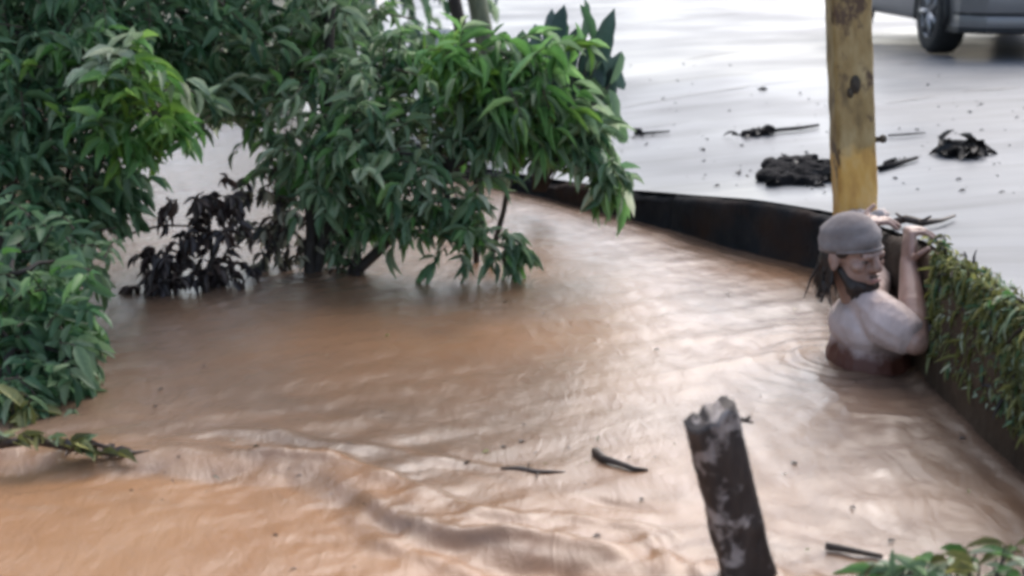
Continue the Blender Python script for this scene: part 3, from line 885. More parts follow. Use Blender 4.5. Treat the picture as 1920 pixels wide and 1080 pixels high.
# --- foreground plant, bottom right corner
b = onz(1790, 1110)
rt = empty('foreground_plant', b)
tag(rt, 'pale green leafy plant in the bottom right corner', 'plant')
lv = Leaves(); mb = MB()
for k in range(75):
    px = rng.uniform(1610, 1930); py = 1088 - (px - 1600) / 320 * rng.uniform(0, 75)
    p = aty(px, py, 2.62 + rng.uniform(-.1, .1)); L = rng.uniform(.035, .085)
    mb.tube([Vector((p.x, p.y, -.1)), (p + Vector((p.x, p.y, 0))) / 2 + Vector((rng.gauss(0, .01), 0, 0)), p], [.003, .0025, .002], 4)
    lv.add(p, Vector((rng.gauss(0, 1), rng.gauss(0, .7), rng.uniform(-.1, .45))), Vector((rng.gauss(0, .4), -.5, 1)), L, L * rng.uniform(.22, .42), rng.choice(['leaf_pale', 'leaf_grey', 'leaf_olive', 'leaf_bright', 'leaf_pale']), rng.choice(['lance', 'broad']))
mb.build('stems', M['bark'], rt); lv.finish(rt, 90)

# --- grass, ferns and weeds on the right-hand wall
lv = Leaves()
root = empty('wall_grass', Vector((1.25, 3.4, .3))); tag(root, 'olive and green grass hanging over the face of the right-hand wall', 'grass', kind='stuff')
for i in range(8500):
    y = rng.uniform(2.2, 4.05); z = rz(1.3, y)
    dens = .5 + float(fbm(y * 3.1, 2.0, 2))
    if rng.random() > .75 + dens * .5: continue
    top = rng.random() < .38
    zz = z - (rng.random() * .03 if top else rng.random() ** 1.6 * .30)
    p = Vector((wall_x(y) + (rng.uniform(-.01, .07) if top else -.005), y, zz))
    d = Vector((-rng.uniform(.05, .5), rng.gauss(0, .5), rng.uniform(-.9, .8) if top else rng.uniform(-1.3, .1)))
    L = rng.uniform(.012, .035) if rng.random() < .93 else rng.uniform(.04, .075)
    lv.add(p, d, Vector((-.5, rng.gauss(0, .4), 1)), L, rng.uniform(.005, .011), rng.choice(['leaf_olive', 'leaf_grey', 'leaf_pale', 'leaf_dead'] if rng.random() < .3 else ['leaf_olive'] * 6 + ['leaf_deep']), 'blade')
lv.finish(root, 0, 'blades')

def fern(label, y, n, L, mats, up=.6, spread=1.0, name='wall_fern'):
    z = rz(1.3, y); b = Vector((wall_x(y) + .02, y, z))
    rt = empty(name, b); tag(rt, label, 'fern' if name == 'wall_fern' else 'weed', 'plants on the right-hand wall')
    lv = Leaves(); mb = MB()
    for i in range(n):
        d = Vector((-rng.uniform(.1, 1) * spread, rng.gauss(0, .6) * spread, up + rng.uniform(-.3, .3)))
        lv.spray(b, d, L * rng.uniform(.6, 1.1), 7, L * .30, L * .085, mats, 'lance', 1.1, .25, 1.0, mb, .0025)
    mb.build('stems', M['twig'], rt); lv.finish(rt, 120)
fern('dark weed sprouting from the wall top just beyond the elbow of the person', 4.0, 6, .09, ['leaf_litter', 'leaf_deep', 'leaf_olive'], .9, .6, 'wall_weed')
fern('olive fern on the wall, first one past the dark weed', 3.82, 3, .065, 'leaf_olive')
fern('mixed green fern in the middle of the mossy wall stretch', 3.6, 3, .07, ['leaf_olive', 'leaf_grey'])
fern('pale yellow-green fern on the wall near the right edge', 3.42, 4, .08, ['leaf_pale', 'leaf_olive', 'leaf_bright'])
fern('fern on the wall cut by the right edge', 3.2, 4, .08, ['leaf_olive', 'leaf_grey'])

# ------------------------------------------------------------------ the post with the ochre band
py_ = 5.34; pxx = 1.335; pz = rz(pxx, py_)
def square_post(w, d, h, nz, bev, name):
    vs_ = []; fs = []
    out = []
    for sx_, sy_ in ((-1, -1), (1, -1), (1, 1), (-1, 1)):
        cx, cy = sx_ * (w / 2 - bev), sy_ * (d / 2 - bev)
        a0 = {(-1, -1): 180, (1, -1): 270, (1, 1): 0, (-1, 1): 90}[(sx_, sy_)]
        for k in range(3):
            a = R(a0 + 45 * k); out.append((cx + bev * math.cos(a), cy + bev * math.sin(a)))
    # extra points along the sides for roughness
    ring = []
    for i in range(len(out)):
        a = out[i]; b_ = out[(i + 1) % len(out)]
        ring.append(a)
        if math.hypot(a[0] - b_[0], a[1] - b_[1]) > .04:
            for t in (.25, .5, .75): ring.append((a[0] + (b_[0] - a[0]) * t, a[1] + (b_[1] - a[1]) * t))
    n_ = len(ring)
    for j in range(nz + 1):
        z = h * j / nz
        for i, (x, y) in enumerate(ring):
            dd = .006 * float(fbm(x * 30 + 3, z * 14 + y * 20, 3))
            l = math.hypot(x, y); vs_.append((x * (1 + dd / l), y * (1 + dd / l), z))
    for j in range(nz):
        for i in range(n_):
            i2 = (i + 1) % n_; fs.append((j * n_ + i, j * n_ + i2, (j + 1) * n_ + i2, (j + 1) * n_ + i))
    fs.append(tuple(nz * n_ + i for i in range(n_)))
    me = bpy.data.meshes.new(name); me.from_pydata(vs_, [], fs); return me
post = empty('roadside_post', Vector((pxx, py_, pz - .12)))
tag(post, 'weathered square post with ochre paint band at the wall corner above the person', 'post')
post.rotation_euler = (0, -R(5.2), 0)
def under(o, parent):
    o.parent = parent; o.location = (0, 0, 0); return o
sh = link('shaft', square_post(.145, .15, 4.2, 150, .014, 'shaft'), M['post']); under(sh, post)
mb = MB(); mb.ball((.0, -.075, .63), (.02, .012, .035)); mb.ball((-.02, -.075, .60), (.012, .01, .02))
M['dark_scar'] = simple_mat('dark_scar', [(0.3, (0.02, 0.013, 0.008)), (0.7, (0.07, 0.05, 0.03))], 40, .7, .5)
under(mb.build('knot', M['dark_scar']), post)
mb = MB(); mb.tube([(.06, -.03, .41), (.10, -.06, .415)], [.012, .010], 8); mb.ball((.10, -.06, .415), (.016, .016, .016)); under(mb.build('bolt', M['dark_scar']), post)

# pale crumpled bundle at the foot of the post
mb = MB(); c = Vector((aty(1630, 384, 5.22).x, 5.22, 0))
for k in range(16):
    q = c + Vector((rng.uniform(-.075, .06), rng.uniform(-.05, .05), 0)); q.z = rz(q.x, q.y) + rng.uniform(.0, .018)
    mb.ball(q, (rng.uniform(.022, .04), rng.uniform(.02, .03), rng.uniform(.012, .022)), Euler((0, rng.uniform(-.5, .5), rng.uniform(0, 3))).to_matrix(), 10, 7)
M['pale_cloth'] = simple_mat('pale_cloth', [(0.3, (0.22, 0.13, 0.10)), (0.45, (0.5, 0.40, 0.36)), (0.7, (0.68, 0.60, 0.56))], 26, .7, .8, .02)

def fuse(mb, name, voxel, smooth_it=4, fac=.5):
    me = mb.mesh(name); o = bpy.data.objects.new('tmp', me); COL.objects.link(o)
    m_ = o.modifiers.new('r', 'REMESH'); m_.mode = 'VOXEL'; m_.voxel_size = voxel
    if smooth_it:
        s_ = o.modifiers.new('s', 'SMOOTH'); s_.iterations = smooth_it; s_.factor = fac
    dg = bpy.context.evaluated_depsgraph_get()
    res = bpy.data.meshes.new_from_object(o.evaluated_get(dg)); res.name = name
    bpy.data.objects.remove(o)
    return res
bme = fuse(mb, 'crumpled_bundle', .005, 3)
for v_ in bme.vertices:
    v_.co += v_.normal * (.018 * float(fbm(v_.co.x * 34 + v_.co.z * 15, v_.co.y * 30 + v_.co.z * 26, 3)))
tag(link('crumpled_rag', bme, M['pale_cloth']), 'pale pinkish crumpled rag lying at the foot of the ochre-banded post', 'rag')

# ------------------------------------------------------------------ foreground timber post
def broken_timber():
    base = onz(1405, 1085); top = aty(1332, 780, base.y - .02)
    axis = (top - base); L = axis.length; ax = axis.normalized()
    root = empty('broken_timber_post', base); tag(root, 'dark broken timber post with pale lichen patches leaning out of the water', 'post')
    side = Vector((1, .25, 0)); side = (side - ax * side.dot(ax)).normalized(); fr = ax.cross(side)
    w, d = .105, .07
    nu, nz = 28, 46
    vs_ = []; fs = []
    for j in range(nz + 1):
        for i in range(nu):
            a = 2 * math.pi * i / nu
            ca, sa = math.cos(a), math.sin(a)
            q = max(abs(ca), abs(sa)); k = (1 / q) * .82 + .18
            x = ca * k * w / 2; y = sa * k * d / 2
            t = j / nz
            h = -.25 + (L + .25) * t
            jag = .018 * float(fbm(x * 40 + 9, y * 40 + 3, 3)) + (.012 if x > 0 else -.004)
            if t > .8: h += jag * (t - .8) / .2
            f = 1 + .16 * float(fbm(i * .6 + 2, h * 16, 3)) * (1 if t < .96 else .8)
            vs_.append(base + side * x * f + fr * y * f + ax * h)
    for j in range(nz):
        for i in range(nu):
            i2 = (i + 1) % nu; fs.append((j * nu + i, j * nu + i2, (j + 1) * nu + i2, (j + 1) * nu + i))
    c = len(vs_); vs_.append(base + ax * (L - .025))
    for i in range(nu): fs.append((nz * nu + i, nz * nu + (i + 1) % nu, c))
    me = bpy.data.meshes.new('timber'); me.from_pydata(vs_, [], fs)
    link('timber', me, M['timber'], root)
    mb = MB()
    p = aty(1380, 785, base.y - .02)
    mb.tube([p, aty(1396, 788, base.y), aty(1408, 780, base.y)], [.006, .005, .003], 6); mb.tube([aty(1394, 788, base.y), aty(1412, 792, base.y)], [.005, .003], 6)
    mb.build('splinter', M['twig'], root)
broken_timber()

# ------------------------------------------------------------------ sticks and litter
def stick(name, label, pts, rad, cat='stick', twigs=(), mat='twig', group=None):
    mb = MB()
    mb.tube(pts, rad, 8, .18)
    for t in twigs: mb.tube(t, [rad[0] * .5, rad[0] * .3], 5)
    o = mb.build(name, M[mat]); tag(o, label, cat, group); return o
gs = 'sticks floating on the flood'
stick('floating_stick', 'dark bent stick floating left of the broken timber post', [onz(1116, 846, .012), onz(1130, 858, .014), onz(1165, 870, .012), onz(1190, 879, .010), onz(1214, 881, .006)], [.011, .010, .007, .007, .005], group=gs)
stick('floating_stick', 'half-sunk forked stick left of the dark bent one', [onz(940, 879, .004), onz(975, 880, .008), onz(1005, 886, .008), onz(1060, 886, .002)], [.005, .009, .008, .004], twigs=[(onz(990, 880, .01), onz(992, 868, .03)), (onz(1010, 885, .01), onz(1005, 895, .012))], group=gs)
stick('floating_stick', 'dark straight stick floating near the bottom edge beside the pale corner plant', [onz(1548, 1024, .012), onz(1600, 1032, .012), onz(1655, 1044, .008)], [.009, .007, .005], group=gs)
stick('floating_stick', 'short splinter of wood drifting far left of the forked stick', [onz(640, 830, .006), onz(655, 834, .008), onz(676, 838, .004)], [.004, .006, .003], group=gs)
stick('vine', 'thin dark vine arching over the far water towards the withered shrub', [aty(215, 452, 5.3), aty(260, 432, 5.3), aty(310, 422, 5.3), aty(350, 424, 5.3), aty(385, 440, 5.3)], [.005, .005, .005, .004, .003], 'vine')

def onroad(px, py, lift=0.0):
    z = .3
    for _ in range(12):
        p = onz(px, py, z); z = rz(p.x, p.y) + lift
    return onz(px, py, z)

def clump(name, label, cat, pts, size, n, L, mat='leaf_litter', lump=True, h=.02, sticks=()):
    c = onroad(*pts[0]); rt = empty(name, c); tag(rt, label, cat)
    if lump:
        mb = MB()
        for p in pts:
            q = onroad(*p)
            for k in range(6):
                s_ = size * rng.uniform(.35, .7)
                mb.ball(q + Vector((rng.uniform(-.6, .6) * size, rng.uniform(-.6, .6) * size, h * .3)), (s_, s_ * rng.uniform(.6, 1), h * rng.uniform(.7, 1.3)), None, 10, 7)
        sme = fuse(mb, 'soil', .009, 10)
        for v_ in sme.vertices:
            v_.co += Vector((v_.normal.x, v_.normal.y, v_.normal.z * .6)) * (.030 * h / .035 * float(fbm(v_.co.x * 22, v_.co.y * 22 + v_.co.z * 9, 4)) - .002)
        link('soil', sme, M['soil'], rt)
    if sticks:
        for sp, r_ in sticks:
            mb = MB(); mb.tube([onroad(a, b_, .014) for a, b_ in sp], [r_ * (1 - .5 * i / (len(sp) - 1)) for i in range(len(sp))], 7, .2); mb.build('twig', M['soil'], rt)
    lv = Leaves()
    for k in range(n):
        q = onroad(*rng.choice(pts)) + Vector((rng.gauss(0, .6) * size, rng.gauss(0, .6) * size, rng.uniform(.2, 1) * h))
        lv.add(q, Vector((rng.gauss(0, 1), rng.gauss(0, 1), rng.uniform(-.15, .25))), Vector((rng.gauss(0, .5), rng.gauss(0, .5), 1)), L * rng.uniform(.6, 1.2), L * .4, mat, rng.choice(['lance', 'broad']))
    if n: lv.finish(rt, 60)
    return rt
clump('soil_heap', 'large dark heap of mud and litter on the road edge left of the post', 'mud heap', [(1455, 335), (1490, 328), (1530, 332), (1500, 308), (1545, 318), (1470, 318), (1520, 345), (1480, 344)], .11, 34, .07, h=.035)
clump('road_litter', 'dark wet leaf wad with a long twig tail on the road left of the post', 'litter', [(1410, 256), (1425, 252)], .06, 14, .07, h=.03, sticks=[([(1420, 250), (1460, 244), (1500, 240), (1535, 234)], .014)])
clump('road_litter', 'short dark twig with a lump lying farthest left on the road', 'litter', [(1197, 252)], .028, 4, .05, h=.03, sticks=[([(1200, 251), (1230, 248), (1256, 246)], .010)])
clump('leafy_litter', 'dark clump of wet leaves on the bluish road right of the post', 'litter', [(1780, 288), (1800, 292), (1825, 292)], .065, 46, .12, h=.05)
clump('road_litter', 'dark flat litter strip just right of the post foot', 'litter', [(1670, 310)], .04, 8, .06, h=.02, sticks=[([(1650, 316), (1680, 308), (1720, 296)], .016)])
clump('road_litter', 'small lone dark speck of litter on the far road', 'litter', [(1428, 168)], .028, 3, .05, h=.015)
clump('road_litter', 'tiny bit of litter between the twig lump and the mud heap', 'litter', [(1320, 282)], .018, 2, .04, h=.01)
clump('road_litter', 'thin bit of litter close to the wall left of the mud heap', 'litter', [(1385, 325)], .022, 3, .05, h=.01)
clump('road_litter', 'thin dark stalk on the road just right of the ochre band', 'litter', [(1700, 252)], .014, 1, .04, h=.008, sticks=[([(1665, 254), (1700, 252), (1735, 249)], .007)])
stick('driftwood_branch', 'dark forked branch lying on the wall top by the hand of the person', [onroad(1672, 418, .02), onroad(1700, 410, .03), onroad(1730, 418, .025), onroad(1765, 413, .022), onroad(1790, 404, .018)], [.013, .014, .012, .009, .005], 'branch', [(onroad(1725, 416, .03), onroad(1745, 406, .06)), (onroad(1695, 411, .03), onroad(1680, 400, .05))])

lv = Leaves(); rt = empty('road_grit', Vector((1.8, 6.5, .3))); tag(rt, 'scattered bits of leaf and twig on the wet road', 'debris', kind='stuff')
for k in range(150):
    p = onroad(rng.uniform(1150, 1920), rng.choice((rng.gauss(270, 60), rng.uniform(110, 360))), .004)
    if p.x < np.interp(p.y, EY, EX) + .05: continue
    L = rng.choice((.008, .012, .018, .03)); lv.add(p, Vector((rng.gauss(0, 1), rng.gauss(0, .4), .02)), Vector((rng.gauss(0, .2), rng.gauss(0, .2), 1)), L, L * rng.uniform(.25, .6), 'leaf_litter', 'lance')
lv.finish(rt, 0, 'bits')
lv = Leaves(); rt = empty('floating_bits', Vector((0, 3.2, 0))); tag(rt, 'tiny bits of leaf and bark drifting on the flood', 'debris', kind='stuff')
for k in range(120):
    p = onz(rng.uniform(250, 1900), rng.choice((rng.gauss(870, 45), rng.uniform(520, 1070))), .004)
    if p.x > wall_x(p.y) - .03: continue
    L = rng.choice((.006, .009, .012, .02)); lv.add(p, Vector((rng.gauss(0, 1), rng.gauss(0, .4), .05)), Vector((rng.gauss(0, .2), rng.gauss(0, .2), 1)), L, L * rng.uniform(.25, .6), rng.choice(['leaf_litter', 'leaf_dead', 'leaf_olive', 'leaf_cream']), 'lance')
lv.finish(rt, 0, 'bits')
M['mud_film'] = simple_mat('mud_film', [(0.3, (0.05, 0.048, 0.05)), (0.7, (0.11, 0.105, 0.105))], 12, .45, .3, .004)
road_ob = bpy.data.objects['road']
for pts, w in [([(1160, 48), (1250, 40), (1330, 30), (1395, 24)], .045), ([(1150, 206), (1250, 186), (1400, 164), (1540, 148)], .012), ([(1285, 112), (1330, 104), (1390, 97)], .035), ([(1660, 196), (1700, 188), (1760, 180)], .012), ([(1800, 172), (1860, 168), (1925, 164)], .014), ([(1660, 112), (1690, 120), (1720, 118)], .02), ([(1180, 262), (1210, 240), (1300, 226)], .008)]:
    P_ = [onroad(*p) for p in pts]; vs_ = []; nseg = 28
    for i in range(nseg + 1):
        t = i / nseg * (len(P_) - 1); k = min(int(t), len(P_) - 2); p = P_[k].lerp(P_[k + 1], t - k)
        hw = w * math.sin(math.pi * i / nseg) ** .6 * (1 + 1.1 * float(fbm(i * .35, w * 99, 3)))
        for sgn in (-1, 1):
            q = Vector((p.x, p.y + sgn * max(hw, .001) + .03 * float(fbm(i * .2 + 5, w * 50, 2)), 0)); q.z = rz(q.x, q.y) + .004; vs_.append(tuple(q))
    me = bpy.data.meshes.new('mud_streak'); me.from_pydata(vs_, [], [(2 * i, 2 * i + 2, 2 * i + 3, 2 * i + 1) for i in range(nseg)])
    link('mud_streak', me, M['mud_film'], road_ob)

# ------------------------------------------------------------------ parked car
M['car_paint'] = simple_mat('car_paint', [(0.3, (0.17, 0.165, 0.168)), (0.7, (0.20, 0.195, 0.196))], 3, .32, .0, metallic=.3)
M['car_black'] = simple_mat('black_plastic', [(0.3, (0.012, 0.012, 0.013)), (0.7, (0.02, 0.02, 0.021))], 30, .55, .1)
M['rubber'] = simple_mat('tyre_rubber', [(0.3, (0.010, 0.010, 0.011)), (0.7, (0.02, 0.02, 0.02))], 30, .75, .3)
M['alloy'] = simple_mat('wheel_alloy', [(0.3, (0.25, 0.25, 0.26)), (0.7, (0.36, 0.36, 0.37))], 10, .35, .0, metallic=.7)
M['car_glass'] = simple_mat('car_glass', [(0.3, (0.01, 0.012, 0.013)), (0.7, (0.015, 0.017, 0.018))], 3, .05, .0)
M['lamp_glass'] = simple_mat('lamp_glass', [(0.3, (0.5, 0.5, 0.5)), (0.7, (0.6, 0.6, 0.6))], 20, .1, .1)
def build_car():
    cx, cy = 4.27, 10.86
    cz = rz(cx, 11.5) - .004
    root = empty('parked_car', Vector((0, 0, 0)))
    tag(root, 'grey car standing on the wet road at the top right corner', 'car')
    # local: x across, y backwards from the front bumper, z up
    def bm_obj(name, mb, mat, parent, smooth=True, bevel=0):
        o = mb.build(name, M[mat], None, smooth, bevel); o.parent = parent; return o
    st = [(0.02, .62, .70, .24, .50, .70, .66), (0.10, .74, .80, .22, .50, .78, .74), (.35, .80, .86, .22, .55, .88, .80), (.9, .82, .87, .24, .60, .96, .82), (1.25, .82, .875, .24, .62, 1.02, .80),
          (1.75, .82, .88, .24, .62, 1.42, .68), (2.2, .82, .88, .24, .62, 1.50, .66), (3.0, .82, .88, .24, .62, 1.49, .66), (3.7, .82, .88, .24, .62, 1.40, .64), (4.05, .80, .86, .26, .62, 1.05, .72), (4.22, .72, .80, .28, .60, .80, .70)]
    vs_ = []; fs = []; n_ = 12
    for (y, wb, w, zb, zm, zr, wr) in st:
        zs = min(.92, zr - .06) if zr > 1.0 else zr - .06
        half = [(wb, zb), (w, zb + .10), (w + .005, zm), (w - .01, zs), (wr, zr - .03), (wr - .06, zr)]
        ring = half + [(-x, z) for x, z in reversed(half)]
        vs_ += [(x, y, z) for x, z in ring]
    for j in range(len(st) - 1):
        for i in range(n_):
            i2 = (i + 1) % n_; fs.append((j * n_ + i, j * n_ + i2, (j + 1) * n_ + i2, (j + 1) * n_ + i))
    fs.append(tuple(range(n_))); fs.append(tuple((len(st) - 1) * n_ + i for i in range(n_)))
    mb = MB(); mb.add(vs_, fs); bd = bm_obj('body', mb, 'car_paint', root, True, .02)
    # front bumper: grey upper skin with a groove, black lip
    def band(name, z0, z1, out, mat, w0=.68, w1=.84):
        vs_ = []; fs = []
        prof = [(-w1 - .005, .42), (-w1, .16), (-w0, .0), (-w0 * .5, -.035), (0, -.045), (w0 * .5, -.035), (w0, .0), (w1, .16), (w1 + .005, .42)]
        for (x, y) in prof:
            vs_ += [(x, y - out, z0), (x, y - out - .012, (z0 + z1) / 2), (x, y - out, z1), (x, y + .10, z1), (x, y + .10, z0)]
        for i in range(len(prof) - 1):
            for k in range(5):
                k2 = (k + 1) % 5; fs.append((i * 5 + k, i * 5 + k2, (i + 1) * 5 + k2, (i + 1) * 5 + k))
        fs.append((0, 1, 2, 3, 4)); fs.append(tuple((len(prof) - 1) * 5 + k for k in range(5)))
        mb = MB(); mb.add(vs_, fs); return bm_obj(name, mb, mat, root, True, .006)
    band('lower_lip', .195, .235, .015, 'car_black'); band('bumper', .24, .33, .03, 'car_paint'); band('bumper_groove', .332, .35, .012, 'car_black'); band('bumper_upper', .352, .56, .03, 'car_paint')
    mb = MB(); mb.box((0, -.075, .40), (.62, .02, .15)); bm_obj('air_intake', mb, 'car_black', root, False, .01)
    mb = MB(); mb.box((0, -.05, .62), (.9, .06, .09)); bm_obj('grille', mb, 'car_black', root, False, .01)
    for s in (-1, 1):
        mb = MB(); mb.ball((s * .62, .06, .65), (.14, .10, .065)); bm_obj('headlight', mb, 'lamp_glass', root)
        mb = MB(); mb.ball((s * .93, 1.55, 1.0), (.09, .06, .07)); bm_obj('mirror', mb, 'car_paint', root)
        mb = MB(); mb.ball((s * .70, 4.18, .72), (.09, .06, .09)); o = bm_obj('tail_light', mb, 'car_black', root)
        for (y0, y1, yb0, yb1) in ((1.62, 2.35, 1.35, 2.35), (2.42, 3.15, 2.42, 3.15), (3.22, 3.62, 3.22, 3.80)):
            mb = MB(); xo = [s * .875, s * .70]
            mb.add([(xo[0] + s * .012, yb0, .97), (xo[0] + s * .012, yb1, .97), (xo[1] + s * .012, y1, 1.36), (xo[1] + s * .012, y0, 1.36), (xo[0] - s * .02, yb0, .97), (xo[0] - s * .02, yb1, .97), (xo[1] - s * .02, y1, 1.36), (xo[1] - s * .02, y0, 1.36)],
                   [(0, 1, 2, 3), (4, 7, 6, 5), (0, 4, 5, 1), (1, 5, 6, 2), (2, 6, 7, 3), (3, 7, 4, 0)])
            bm_obj('side_window', mb, 'car_glass', root, False)
        for yw in (.72, 3.32):
            # arch, tyre, rim with spokes
            mb = MB()
            for k in range(20):
                a0 = math.pi * k / 19 - .12 + k * .012; 
            pts = [(s * .872, yw + .385 * math.cos(a), .33 + .385 * math.sin(a)) for a in [R(-12 + 204 * k / 16) for k in range(17)]]
            mb.tube(pts, [.022] * 17, 6); bm_obj('wheel_arch', mb, 'car_black', root)
            wh = empty('wheel', Vector((0, 0, 0))); wh.parent = root
            mb = MB(); ring = []
            prof = [(.21, .0), (.24, .005), (.30, .0), (.325, .03), (.33, .06), (.33, .17), (.325, .20), (.30, .225), (.21, .22)]
            vs_ = []; fs = []; nn = 40
            for k in range(nn):
                a = 2 * math.pi * k / nn
                for (r_, dx) in prof: vs_.append((s * (.895 - dx), yw + r_ * math.cos(a), .33 + r_ * math.sin(a)))
            m_ = len(prof)
            for k in range(nn):
                k2 = (k + 1) % nn
                for i in range(m_ - 1): fs.append((k * m_ + i, k * m_ + i + 1, k2 * m_ + i + 1, k2 * m_ + i))
            mb.add(vs_, fs); bm_obj('tyre', mb, 'rubber', wh)
            mb = MB(); cxx = s * .875
            circ = [(cxx, yw + .205 * math.cos(R(a)), .33 + .205 * math.sin(R(a))) for a in range(0, 361, 15)]
            mb.tube(circ, [.014] * len(circ), 6, cap=False)
            for k in range(7):
                a = R(k * 360 / 7)
                mb.tube([(cxx, yw + .03 * math.cos(a), .33 + .03 * math.sin(a)), (cxx + s * .005, yw + .20 * math.cos(a), .33 + .20 * math.sin(a))], [.022, .026], 6)
            mb.tube([(cxx - s * .02, yw, .33), (cxx + s * .012, yw, .33)], [.05, .045], 12)
            bm_obj('rim', mb, 'alloy', wh)
            mb = MB(); mb.tube([(s * .80, yw, .33), (s * .84, yw, .33)], [.2, .2], 20); bm_obj('brake_disc', mb, 'car_black', wh)
    mb = MB(); mb.add([(-.66, 1.24, 1.03), (.66, 1.24, 1.03), (.56, 1.74, 1.41), (-.56, 1.74, 1.41), (-.66, 1.30, .99), (.66, 1.30, .99), (.56, 1.80, 1.37), (-.56, 1.80, 1.37)], [(0, 1, 2, 3), (4, 7, 6, 5), (0, 4, 5, 1), (1, 5, 6, 2), (2, 6, 7, 3), (3, 7, 4, 0)])
    bm_obj('windscreen', mb, 'car_glass', root, False)
    root.location = (cx, cy, cz); root.rotation_euler = (0, 0, R(1.5))
build_car()

# ------------------------------------------------------------------ the person clinging to the wall
def skin_material():
    m, n, b, out = newmat('skin')
    t = noise_node(n, 13, 6, 0.65, coords(n))
    r = ramp_node(n, [(0.3, (0.20, 0.115, 0.085)), (0.55, (0.34, 0.21, 0.165)), (0.8, (0.42, 0.285, 0.24))], t.outputs['Fac'])
    n.links.new(r.outputs[0], b.inputs['Base Color'])
    b.inputs['Roughness'].default_value = .42
    b.inputs['Subsurface Weight'].default_value = .08
    b.inputs['Subsurface Radius'].default_value = (.01, .004, .002)
    bump_node(n, b, t.outputs['Fac'], .1, .004)
    return m
M['skin'] = skin_material()
def shirt_material():
    """pale shirt soaked red-brown by the flood below an uneven tide line"""
    m, n, b, out = newmat('soaked_shirt')
    tc = n.nodes.new('ShaderNodeTexCoord'); sx = n.nodes.new('ShaderNodeSeparateXYZ'); n.links.new(tc.outputs['Object'], sx.inputs[0])
    t = noise_node(n, 10, 4, 0.6, coords(n))
    ma = n.nodes.new('ShaderNodeMath'); ma.operation = 'MULTIPLY_ADD'; ma.inputs[1].default_value = .10
    n.links.new(t.outputs['Fac'], ma.inputs[0]); n.links.new(sx.outputs['Z'], ma.inputs[2])
    mr = n.nodes.new('ShaderNodeMapRange'); mr.inputs['From Min'].default_value = .085; mr.inputs['From Max'].default_value = .125
    n.links.new(ma.outputs[0], mr.inputs['Value'])
    pale = ramp_node(n, [(0.3, (0.40, 0.30, 0.27)), (0.7, (0.56, 0.45, 0.42))], t.outputs['Fac'])
    mx = n.nodes.new('ShaderNodeMix'); mx.data_type = 'RGBA'; mx.inputs['A'].default_value = (.09, .028, .016, 1)
    n.links.new(mr.outputs[0], mx.inputs['Factor']); n.links.new(pale.outputs[0], mx.inputs['B'])
    n.links.new(mx.outputs['Result'], b.inputs['Base Color'])
    b.inputs['Roughness'].default_value = .6
    t2 = noise_node(n, 18, 3, 0.5, coords(n, (1, 1, .4), (.5, .3, 0)))
    bump_node(n, b, t2.outputs['Fac'], .7, .02)
    return m
M['shirt'] = shirt_material()
M['cap'] = simple_mat('grey_cap_cloth', [(0.3, (0.13, 0.10, 0.092)), (0.5, (0.19, 0.16, 0.152)), (0.7, (0.25, 0.218, 0.21))], 9, .9, .7, .006)
M['hair'] = simple_mat('dark_hair', [(0.3, (0.010, 0.007, 0.006)), (0.7, (0.035, 0.022, 0.017))], 60, .45, .9, .006, scl=(1, 1, .25))
M['eye'] = simple_mat('eye_white', [(0.3, (0.16, 0.12, 0.10)), (0.7, (0.2, 0.16, 0.14))], 4, .2, .0)
M['lips'] = simple_mat('lips', [(0.3, (0.26, 0.11, 0.10)), (0.7, (0.32, 0.15, 0.13))], 30, .4, .1)

